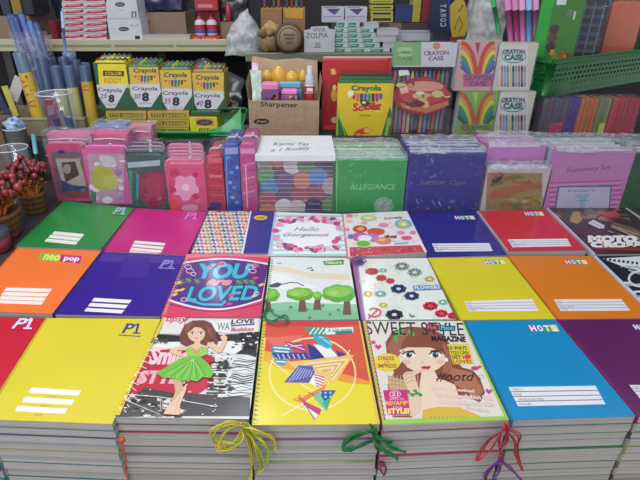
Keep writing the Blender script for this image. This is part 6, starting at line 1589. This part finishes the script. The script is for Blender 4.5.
# ---------------------------------------------------------------- straw ties at the front of the stacks
def spline(P, n=6):
    P = [Vector(p) for p in P]; o = []
    for i in range(len(P)-1):
        a, b, c, d = P[max(i-1,0)], P[i], P[i+1], P[min(i+2,len(P)-1)]
        for k in range(n):
            t = k/n; o.append(.5*((2*b)+(c-a)*t+(2*a-5*b+4*c-d)*t*t+(3*b-a-3*c+d)*t**3))
    o.append(P[-1]); return o
def tie(name, lab, strands, Y, col, r, extra=0, seed=1, mat='soft_plastic'):
    """strands: pixel paths on the plane just in front of the stacks"""
    R = random.Random(seed); p0 = at_y(*strands[0][0][:2], Y)
    t = thing(name, lab, 'tie', p0)
    pth = []
    for i, (*pts,) in enumerate(strands):
        for e in range(1+extra):
            P = []
            for j, p in enumerate(pts):
                jx, jy = (R.uniform(-2.6,2.6), R.uniform(-2.6,2.6)) if e else (0, 0)
                dy = -.004*math.sin((j+i)*1.7) - .003*e*R.random()
                P.append(at_y(p[0]+jx, p[1]+jy, Y+dy) - p0)
            pth.append(P)
    for k, P in enumerate(pth):
        m = MB(); c = tuple(max(0, min(255, int(v*R.uniform(.85,1.12)))) for v in col)
        m.tube(spline(P), r*R.uniform(.85,1.1), c, 5); m.build('strand', mat, t)
    K0 = pth[0][0]
    m = MB(); m.blob(tuple(K0), (r*3,r*2.6,r*3), col, 10, 7, .3, seed); m.build('knot', mat, t)
    return t
FY = -.009
tie('straw_tie', 'tangled bright yellow plastic straw tie hanging between two front stacks',
    [[(243,424),(226,424),(212,432),(213,441),(224,447),(240,440),(243,430)], [(243,424),(230,430),(218,440),(222,450),(236,446)], [(244,425),(254,434),(262,440),(270,452),(266,462)], [(244,426),(252,440),(258,452),(262,466),(258,474)],
     [(245,425),(258,432),(272,438),(276,450)], [(243,428),(250,446),(252,462),(250,480)], [(244,425),(240,436),(232,442),(220,440)]], FY, (206,196,60), .0010, 4, 4)
tie('straw_tie', 'dark green plastic straw loop tied at the edge of the paper kite stack',
    [[(374,430),(364,432),(350,436),(343,444),(349,450),(362,446),(372,441),(380,444)], [(374,430),(360,434),(346,442),(345,448),(354,448)], [(376,434),(384,442),(392,448),(404,452)], [(374,440),(382,450),(390,455),(398,458)], [(372,426),(378,436),(386,442),(391,441)], [(374,434),(378,446),(384,452)]], FY, (16,120,56), .0013, 2, 6)
tie('straw_tie', 'red straw tie hanging at the corner of the SWEET STYLE stack',
    [[(507,424),(500,432),(490,440),(482,452),(477,461)], [(506,428),(498,438),(490,450),(478,461)], [(506,426),(500,438),(502,454),(498,456)], [(508,432),(514,442),(516,454),(522,470)], [(508,430),(518,436),(518,452),(523,471)], [(506,424),(508,440),(502,446)]], FY, (190,36,50), .0011, 1, 8)
tie('straw_tie', 'purple straw loop at the bottom of the SWEET STYLE stack, below the red tie',
    [[(501,460),(494,466),(487,475),(486,482)], [(501,460),(508,468),(516,474),(523,481)], [(501,461),(500,470),(494,478),(488,482)]], FY, (130,26,130), .0012, 1, 9)
tie('straw_tie', 'thin orange-red straw running down the side of the green-dressed girl stack',
    [[(122,440),(123,450),(126,460),(125,470),(128,481)]], FY, (200,70,40), .0014, 0, 10)
tie('straw_tie', 'short dark red straw loop on the front of the stacks beside the green tie',
    [[(382,464),(380,468),(384,475),(386,468),(383,464)]], FY, (140,24,60), .0013, 0, 11)

def flat_tie(lab, pts, z, col, seed):
    p0 = at_z(*pts[0][0], z); t = thing('straw_tie', lab, 'tie', p0)
    for k, P in enumerate(pts):
        m = MB(); m.tube(spline([at_z(x, y, z+.0015+.002*math.sin(i*1.3+k))-p0 for i, (x, y) in enumerate(P)]), .0011, col, 5); m.build('strand', 'soft_plastic', t)
    m = MB(); m.blob((0,0,.002), (.0035,.003,.0025), col, 8, 6, .3, seed); m.build('knot', 'soft_plastic', t)
flat_tie('dark green straw loop lying on the bottom corner of the tree notebook', [[(263,316),(268,308),(274,314),(284,318),(288,322),(280,324),(268,321),(263,317)], [(263,316),(266,306),(265,298)], [(263,316),(272,321),(284,315),(288,318)]], ZT+.004, (16,110,60), 2)
flat_tie('short purple straw lying on the top corner of the flowered notebook', [[(354,262),(360,259),(366,261),(360,265),(354,264)], [(352,260),(358,257),(367,257)]], ZT+.004, (130,40,140), 3)
